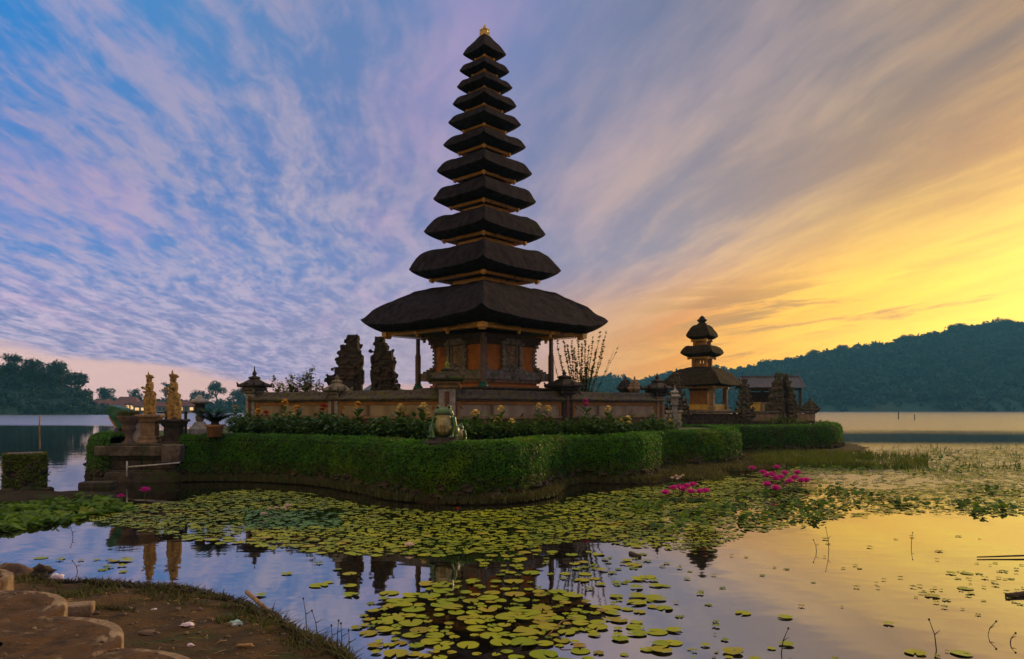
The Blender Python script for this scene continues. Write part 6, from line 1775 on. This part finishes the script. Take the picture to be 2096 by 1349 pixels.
# ------------------------------------------------------------------ things in and by the water
def rock_pillar():
    d = 20.2; e = empty('stone_stump', (WX(52, d), d, 0), 0.56, 'square rubble stump overgrown with creeper standing in the water at the left', 'stone stump')
    h = ZZ(927, d); w = 66 * d / F
    mb = MB(); mb.box((0, 0, h / 2 - 0.1), (w * 1.0, w * 0.95, h + 0.1), taper=0.92); r = random.Random(3)
    for k in range(90):
        s = r.choice((-1, 1)); z = r.uniform(0, h - 0.1); ww = w / 2 * (1 - 0.08 * z / h)
        if r.random() < 0.6: mb.ball((r.uniform(-ww, ww), -ww * 0.95, z), r.uniform(0.05, 0.11), 8, 6, (1.3, 0.7, 0.8), jit=0.4, seed=k)
        else: mb.ball((s * ww, r.uniform(-ww, ww), z), r.uniform(0.05, 0.11), 8, 6, (0.7, 1.3, 0.8), jit=0.4, seed=k)
    for k in range(14):
        mb.ball((r.uniform(-0.6, 0.7) * w, -w * 0.5 - r.uniform(0, 0.12), 0.02), r.uniform(0.08, 0.15), 8, 6, (1.2, 1, 0.7), jit=0.4, seed=k + 99)
    mb.build('rubble', M['rock_dark'], e, disp=0.06, dscale=0.12)
    mb = MB(); mb.box((0, 0, h - 0.03), (w * 0.98, w * 0.92, 0.07)); mb.build('cap_slab', M['stone_warm2'], e, bevel=0.02, disp=0.03, dscale=0.15)
    q = np.random.default_rng(4); k = 5200
    u = q.random(k) * 4; z = h * q.random(k) ** 0.8; ww = (w / 2) * (1 - 0.08 * z / h) + 0.03
    f = u.astype(int); t = (u - f) * 2 - 1
    x = np.choose(f, [t * ww, ww, t * ww, -ww]); y = np.choose(f, [-ww * 0.96, t * ww, ww * 0.96, t * ww])
    P = np.stack([x, y, z], 1); nr_ = np.stack([np.choose(f, [0 * t, 1 + 0 * t, 0 * t, -1 + 0 * t]), np.choose(f, [-1 + 0 * t, 0 * t, 1 + 0 * t, 0 * t]), 0.2 + 0 * t], 1)
    keep = np.array([mnoise.noise(Vector((a * 3, b * 3, c * 3))) > -0.22 for a, b, c in P]); P = P[keep] + nr_[keep] * np.abs(q.normal(size=keep.sum()))[:, None] * 0.035; nn = nr_[keep] + 0.6 * q.normal(size=P.shape)
    nn /= np.linalg.norm(nn, axis=1)[:, None]; a = np.cross(nn, q.normal(size=P.shape)); a /= np.linalg.norm(a, axis=1)[:, None]; b = np.cross(nn, a); s = 0.030 * (0.6 + 0.8 * q.random(len(P)))[:, None]
    L = np.stack([P - a * s, P - b * s * 0.7, P + a * s, P + b * s * 0.7], 1).reshape(-1, 3)
    o = np_mesh('creeper', L, np.arange(len(L)).reshape(-1, 4), M['leaf'], e, attr=np.repeat(q.random(len(P)) * 0.5, 4)); o['kind'] = 'stuff'
rock_pillar()
def mud_flat(name, outline, h, label, m):
    """low wet mud rising from the water; outline in photo pixels on the water"""
    pts = smooth_line([on(*p).to_2d() for p in outline + [outline[0]]], 60)
    c = sum(pts, Vector((0, 0))) / len(pts); V = []; Fq = []; R = 6
    for p in pts[:-1]:
        for j in range(R):
            t = j / (R - 1); q = p.lerp(c, t)
            V.append((q.x, q.y, -0.03 + (h + 0.03) * min(1, t * 2.2) ** 0.7 + 0.02 * mnoise.noise(Vector((q.x * 3, q.y * 3, 0)))))
    n = len(pts) - 1
    for i in range(n):
        for j in range(R - 1): Fq.append((i * R + j, ((i + 1) % n) * R + j, ((i + 1) % n) * R + j + 1, i * R + j + 1))
    tag(np_mesh(name, V, Fq, m, smooth=True), label, None, None, 'structure')
mud_flat('mud_bank', [(-60, 1012), (30, 1006), (120, 1008), (225, 1008), (262, 1016), (225, 1024), (100, 1030), (0, 1036), (-60, 1038)], 0.10, 'low mud bank under the rubble stump at the left', M['mud'])
def stake(px, rtop, rbot, label, m, rad=0.03, lean=0.0, name='wooden_stake', cat='stake'):
    p = on(px, rbot); h = ZZ(rtop, p.y)
    mb = MB(); mb.tube([(0, 0, -0.3), (lean * 0.4, 0, h * 0.5), (lean, 0, h)], [rad, rad * 0.95, rad * 0.85], 8)
    o = mb.build(name, M[m]); o.location = (p.x, p.y, 0); tag(o, label, cat); return o
stake(80, 850, 884, 'single wooden stake standing in the lake at the left', 'bamboo', 0.07, 0.1)
stake(1839, 842, 858, 'thin far stake in the gold water at the right, the left one', 'dark_wood', 0.10, 0.0)
stake(1872, 848, 860, 'shorter thin far stake in the gold water at the right', 'dark_wood', 0.08, 0.0)
def branch(p0, p1, r0, r1, z0, z1, label, m, name, cat, extra=None, bend=0.0):
    a = on(*p0); b = on(*p1); mb = MB()
    mid = (a + b) / 2; mid.z = (z0 + z1) / 2 + bend
    a.z = z0; b.z = z1; o_ = Vector((mid.x, mid.y, 0))
    mb.tube([a - o_, a.lerp(mid, 0.5) - o_, mid - o_, mid.lerp(b, 0.5) - o_, b - o_], [r0, r0 * 0.98, (r0 + r1) / 2, r1, r1], 9)
    if extra:
        for (f, dx, dy, dz, rr_) in extra:
            c = a.lerp(b, f) - o_; mb.tube([c, c + Vector((dx, dy, dz))], [rr_, rr_ * 0.5], 6)
    mb.ball(tuple(a.lerp(b, 0.55) - o_), r0 * 1.12, 8, 6, (1, 1, 0.6))
    o = mb.build(name, M[m], None, disp=0.008, dscale=0.05); o.location = o_; tag(o, label, cat); return o
branch((505, 1222), (560, 1264), 0.026, 0.026, 0.06, 0.02, 'old brown bamboo stick jutting over the water from the bank', 'bamboo', 'bamboo_stick', 'stick', [(0.96, -0.06, -0.10, -0.04, 0.02)])
branch((2062, 1222), (2130, 1216), 0.035, 0.04, 0.01, 0.02, 'stub of driftwood at the right edge of the pond', 'bark', 'driftwood', 'log')
branch((2000, 1143), (2110, 1141), 0.010, 0.014, 0.02, 0.03, 'thin dark twig lying on the gold water at the right edge', 'dark_wood', 'twig', 'twig')
branch((1290, 1134), (1310, 1141), 0.03, 0.03, 0.015, 0.01, 'short dark piece of wood floating in the middle of the pond', 'dark_wood', 'floating_wood', 'wood')
branch((1120, 1306), (1180, 1296), 0.006, 0.006, 0.02, 0.16, 'pale curved dead stalk arching over pads at the bottom centre', 'bamboo', 'dead_stalk', 'stalk', None, 0.05)
st = [(1598, 1286, 1338), (1918, 1268, 1330), (2020, 1272, 1300), (1697, 1080, 1125), (1672, 1105, 1128), (1865, 1090, 1118), (2066, 1296, 1316), (628, 1225, 1290), (650, 1250, 1300), (680, 1280, 1320), (690, 1270, 1318), (700, 1276, 1330), (715, 1290, 1340), (150, 1080, 1100), (160, 1148, 1170)]
for i, (px, a, b) in enumerate(st):
    p = on(px, b); h = ZZ(a, p.y); q = random.Random(i); lx = q.uniform(-0.1, 0.1)
    mb = MB(); mb.tube([(0, 0, -0.05), (lx * 0.3, 0, h * 0.5), (lx, 0.0, h)], [0.0055, 0.0045, 0.003], 5)
    mb.ball((lx, 0, h), 0.010, 7, 5, (1, 1, 1.2)); mb.tube([(lx * 0.3, 0, h * 0.5), (lx * 0.3 + 0.06, 0.02, h * 0.62)], [0.005, 0.002], 5)
    o = mb.build('dead_stalk', M['dark_wood']); o.location = (p.x, p.y, 0)
    tag(o, 'thin dark dead stalk sticking up out of the water', 'stalk', 'dead stalks standing in the pond')

# ------------------------------------------------------------------ near bank
shore_near = [(-400, 1130), (-100, 1152), (0, 1168), (60, 1186), (120, 1198), (200, 1203), (330, 1207), (420, 1217), (500, 1238), (560, 1262), (610, 1292), (660, 1318), (720, 1349), (800, 1420), (900, 1540), (1100, 1800), (1400, 2600)]
def bank_h(x, y):
    px = CX + F * x / y; ds = H * F / (interp(shore_near, px) - HZ)
    land = ds - y + 0.12 * mnoise.noise(Vector((x * 1.6, y * 1.6, 0))) + 0.05 * mnoise.noise(Vector((x * 5, y * 5, 2)))
    t = max(-0.5, land)
    h = 0.10 * (1 - math.exp(-max(t, 0) * 1.3)) + 0.02 * min(1, max(t, 0) * 8) if t > 0 else t * 0.25
    if t > 0: h += (0.035 * mnoise.noise(Vector((x * 2.2, y * 2.2, 5))) + 0.015 * mnoise.noise(Vector((x * 7, y * 7, 1)))) * min(1, t * 3) + 0.05 * min(1, max(0, (-3.0 - x) / 2))
    return h, land
def near_bank():
    nx, ny = 190, 170; xs = np.linspace(-9.5, 0.6, nx); ys = np.linspace(2.6, 11.0, ny); V = []; Fq = []; ok = {}
    for i, x in enumerate(xs):
        for j, y in enumerate(ys):
            h, l = bank_h(x, y); V.append((x, y, max(h, -0.12))); ok[(i, j)] = l > -0.35
    for i in range(nx - 1):
        for j in range(ny - 1):
            if ok[(i, j)] or ok[(i + 1, j + 1)]: Fq.append((i * ny + j, (i + 1) * ny + j, (i + 1) * ny + j + 1, i * ny + j + 1))
    tag(np_mesh('ground', V, Fq, M['soil'], smooth=True), 'brown earthy bank in the left foreground', None, None, 'structure')
near_bank()
P = []; P2 = []
q = np.random.default_rng(31)
for k in range(120000):
    x = -7.5 + 7.6 * q.random(); y = 4.6 + 5.4 * q.random(); h, l = bank_h(x, y)
    if l < 0.0 or l > 1.5: continue
    nn = mnoise.noise(Vector((x * 1.4, y * 1.4, 7))) + 0.4 * mnoise.noise(Vector((x * 4, y * 4, 3)))
    if l < 0.42 + 0.25 * nn and q.random() < 0.75: P2.append((x, y, h))
    if 0.12 < l < 1.15 and nn > -0.12 and q.random() < 0.9 * (1 - l / 1.3): P.append((x, y, h))
    elif nn > 0.36: P.append((x, y, h))
blades('grass', P, 0.015, 0.075, M['grass'], 'short green grass and moss on the near bank', 'grass', q, 0.7, 0.007)
M['dead_weed'] = mat('dark_weed', (0.040, 0.030, 0.022), (0.065, 0.050, 0.028), None, 3.0, 0.9, 0)
blades('weeds', P2, 0.015, 0.075, M['dead_weed'], 'dark matted weed along the water edge of the near bank', 'weeds', q, 1.2, 0.010)
P3 = []
for k in range(500):
    px = 585 + 140 * q.random(); py = interp(shore_near, px) - 2 + 26 * q.random(); p = on(px, py, 0.03); P3.append((p.x, p.y, max(0, bank_h(p.x, p.y)[0])))
blades('weeds', P3, 0.03, 0.13, M['grass'], 'taller green weeds on the tip of the near bank', 'weeds', q, 0.5, 0.008)

def gravel():
    q = np.random.default_rng(61); mb = MB()
    for k in range(900):
        x = -6.2 + 6.0 * q.random(); y = 4.7 + 4.2 * q.random(); h, l = bank_h(x, y)
        if l < 0.02: continue
        r = 0.006 + 0.022 * q.random() ** 3
        mb.ball((x, y, h + r * 0.2), r, 6, 4, (1.3, 1.0, 0.7), jit=0.5, seed=k, rot=Matrix.Rotation(q.random() * 6, 4, 'Z'))
    tag(mb.build('gravel', M['rock']), 'small stones and clods strewn over the near bank', 'gravel', None, 'stuff')
    mb = MB()
    for k in range(260):
        x = -5.8 + 5.6 * q.random(); y = 4.8 + 3.6 * q.random(); h, l = bank_h(x, y)
        if l < 0.02: continue
        a = q.random() * 6.28; L = 0.04 + 0.12 * q.random()
        mb.tube([(x, y, h + 0.006), (x + math.cos(a) * L * 0.5, y + math.sin(a) * L * 0.5, h + 0.016), (x + math.cos(a + 0.3) * L, y + math.sin(a + 0.3) * L, h + 0.006)], [0.004, 0.003, 0.002], 4)
    tag(mb.build('plant_debris', M['bamboo']), 'bits of dry straw and twigs strewn over the near bank', 'plant debris', None, 'stuff')
gravel()
def stone_disc(x, y, ztop, r, label, seed, hgt=0.25):
    """round concrete stepping block with worn rim and soil on top"""
    e = empty('stepping_block', (x, y, ztop - hgt), 0, label, 'stepping block', 'round concrete blocks on the near bank')
    V = []; Fq = []; n = 72; prof = [(1.0, -0.12), (1.0, hgt * 0.5), (0.995, hgt - 0.03), (0.985, hgt - 0.008), (0.965, hgt), (0.84, hgt + 0.002)]
    for k in range(n):
        a = 2 * PI * k / n
        for pr, z in prof:
            w = 1 + 0.016 * mnoise.noise(Vector((math.cos(a) * 3 + seed, math.sin(a) * 3, z * 6))) + 0.010 * mnoise.noise(Vector((math.cos(a) * 14 + seed, math.sin(a) * 14, z * 20)))
            V.append((r * pr * w * math.cos(a), r * pr * w * math.sin(a), z))
    R = len(prof)
    for k in range(n):
        for j in range(R - 1): Fq.append((k * R + j, ((k + 1) % n) * R + j, ((k + 1) % n) * R + j + 1, k * R + j + 1))
    np_mesh('rim', V, Fq, M['concrete'], e, smooth=True)
    V = []; Fq = []; rings = 14
    for j in range(rings):
        for k in range(n):
            a = 2 * PI * k / n; t = (0.915 + 0.06 * mnoise.noise(Vector((math.cos(a) * 4 + seed, math.sin(a) * 4, seed)))) * (1 - j / rings); x2, y2 = r * t * math.cos(a), r * t * math.sin(a)
            V.append((x2, y2, hgt + 0.0005 + (0.034 * mnoise.noise(Vector((x2 * 3 + seed, y2 * 3, seed))) + 0.018 * mnoise.noise(Vector((x2 * 11 + seed, y2 * 11, seed))) + 0.012) * min(1, max(0, j - 0.2) * 0.6) + 0.003 * (j > 0) - 0.006 * (j == 0)))
    for j in range(rings - 1):
        for k in range(n): Fq.append((j * n + k, j * n + (k + 1) % n, (j + 1) * n + (k + 1) % n, (j + 1) * n + k))
    q = np.random.default_rng(int(seed * 10)); mb = MB()
    for k in range(70):
        a = q.random() * 6.28; rr_ = r * 0.9 * math.sqrt(q.random()); s_ = 0.005 + 0.016 * q.random() ** 2
        mb.ball((rr_ * math.cos(a), rr_ * math.sin(a), hgt + 0.012), s_, 6, 4, (1.3, 1.0, 0.8), jit=0.5, seed=k)
    g = mb.build('clods', M['rock'], e); g['kind'] = 'stuff'
    o = np_mesh('top', V, Fq, M['disc_top'], e, smooth=True)
stone_disc(-5.95, 7.55, 0.44, 0.72, 'farthest round concrete block at the left edge, by the brown rocks', 1.3)
stone_disc(-4.88, 6.45, 0.42, 0.86, 'second round concrete block from the back on the near bank', 4.1)
stone_disc(-3.94, 5.62, 0.39, 0.88, 'third round concrete block, with the brightest curved rim', 7.7)
stone_disc(-2.98, 4.85, 0.36, 0.88, 'nearest round concrete block at the bottom edge of the photo', 9.9)
def rock(px, py, z, r, sc, label, m, seed, name='rock', cat='rock', rz=0.0):
    p = on(px, py, z); mb = MB(); mb.ball((0, 0, 0), r, 16, 12, sc, jit=0.45, seed=seed)
    o = mb.build(name, M[m], None, disp=r * 0.18, dscale=r * 0.6); o.location = (p.x, p.y, z + r * sc[2] * 0.5); o.rotation_euler.z = rz; tag(o, label, cat); return o
rock(18, 1182, 0.12, 0.16, (1.6, 0.9, 0.7), 'brown rock behind the farthest concrete block', 'rock', 1)
rock(80, 1180, 0.06, 0.12, (1.4, 0.9, 0.8), 'small dark rounded rock at the waterline beside the pale bag', 'rock_dark', 2)
rock(116, 1192, 0.06, 0.085, (1.0, 0.9, 0.8), 'crumpled pink and white plastic bag at the waterline', 'litter_white', 3, 'plastic_bag', 'plastic bag')
rock(383, 1281, 0.14, 0.040, (1.6, 1.0, 0.5), 'scrap of white plastic litter on the bank', 'litter_white', 4, 'litter', 'litter')
rock(316, 1249, 0.10, 0.022, (1.7, 1.0, 0.5), 'tiny white scrap of litter higher on the bank', 'litter_white', 5, 'litter', 'litter')
rock(483, 1279, 0.12, 0.045, (1.3, 1.0, 0.6), 'teal and white crumpled wrapper on the bank', 'litter_teal', 6, 'litter', 'litter')
rock(390, 1322, 0.20, 0.020, (1.3, 1.0, 0.7), 'small white scrap on the nearest concrete block', 'litter_white', 7, 'litter', 'litter')
rock(503, 1322, 0.14, 0.040, (1.9, 0.7, 0.3), 'pale dry leaf lying on the bank near the bottom edge', 'bamboo', 8, 'dry_leaf', 'leaf')
rock(300, 1297, 0.30, 0.05, (1.8, 1.0, 0.35), 'flat pale clod of earth beside the third concrete block', 'rock', 9, 'clod', 'clod')
def brick():
    p = on(162, 1262, 0.12); mb = MB(); mb.box((0, 0, 0.06), (0.26, 0.16, 0.15)); o = mb.build('brick', M['concrete'], None, bevel=0.012, disp=0.012, dscale=0.06)
    o.location = p; o.rotation_euler = (0.05, 0.03, 0.35); tag(o, 'square ochre brick between two concrete blocks', 'brick')
brick()
# ------------------------------------------------------------------ air
def build_haze():
    m = bpy.data.materials.new('haze'); m.use_nodes = True
    t = m.node_tree; t.nodes.clear()
    v = t.nodes.new('ShaderNodeVolumePrincipled'); o = t.nodes.new('ShaderNodeOutputMaterial')
    v.inputs['Color'].default_value = (0.15, 0.60, 0.95, 1)
    v.inputs['Density'].default_value = 0.00028
    v.inputs['Anisotropy'].default_value = 0.0
    t.links.new(v.outputs[0], o.inputs['Volume'])
    mb = MB(); mb.box((0, 550, 60), (3600, 1260, 128))
    tag(mb.build('haze', m), 'thin blue morning haze over the lake', None, None, 'stuff')
build_haze()
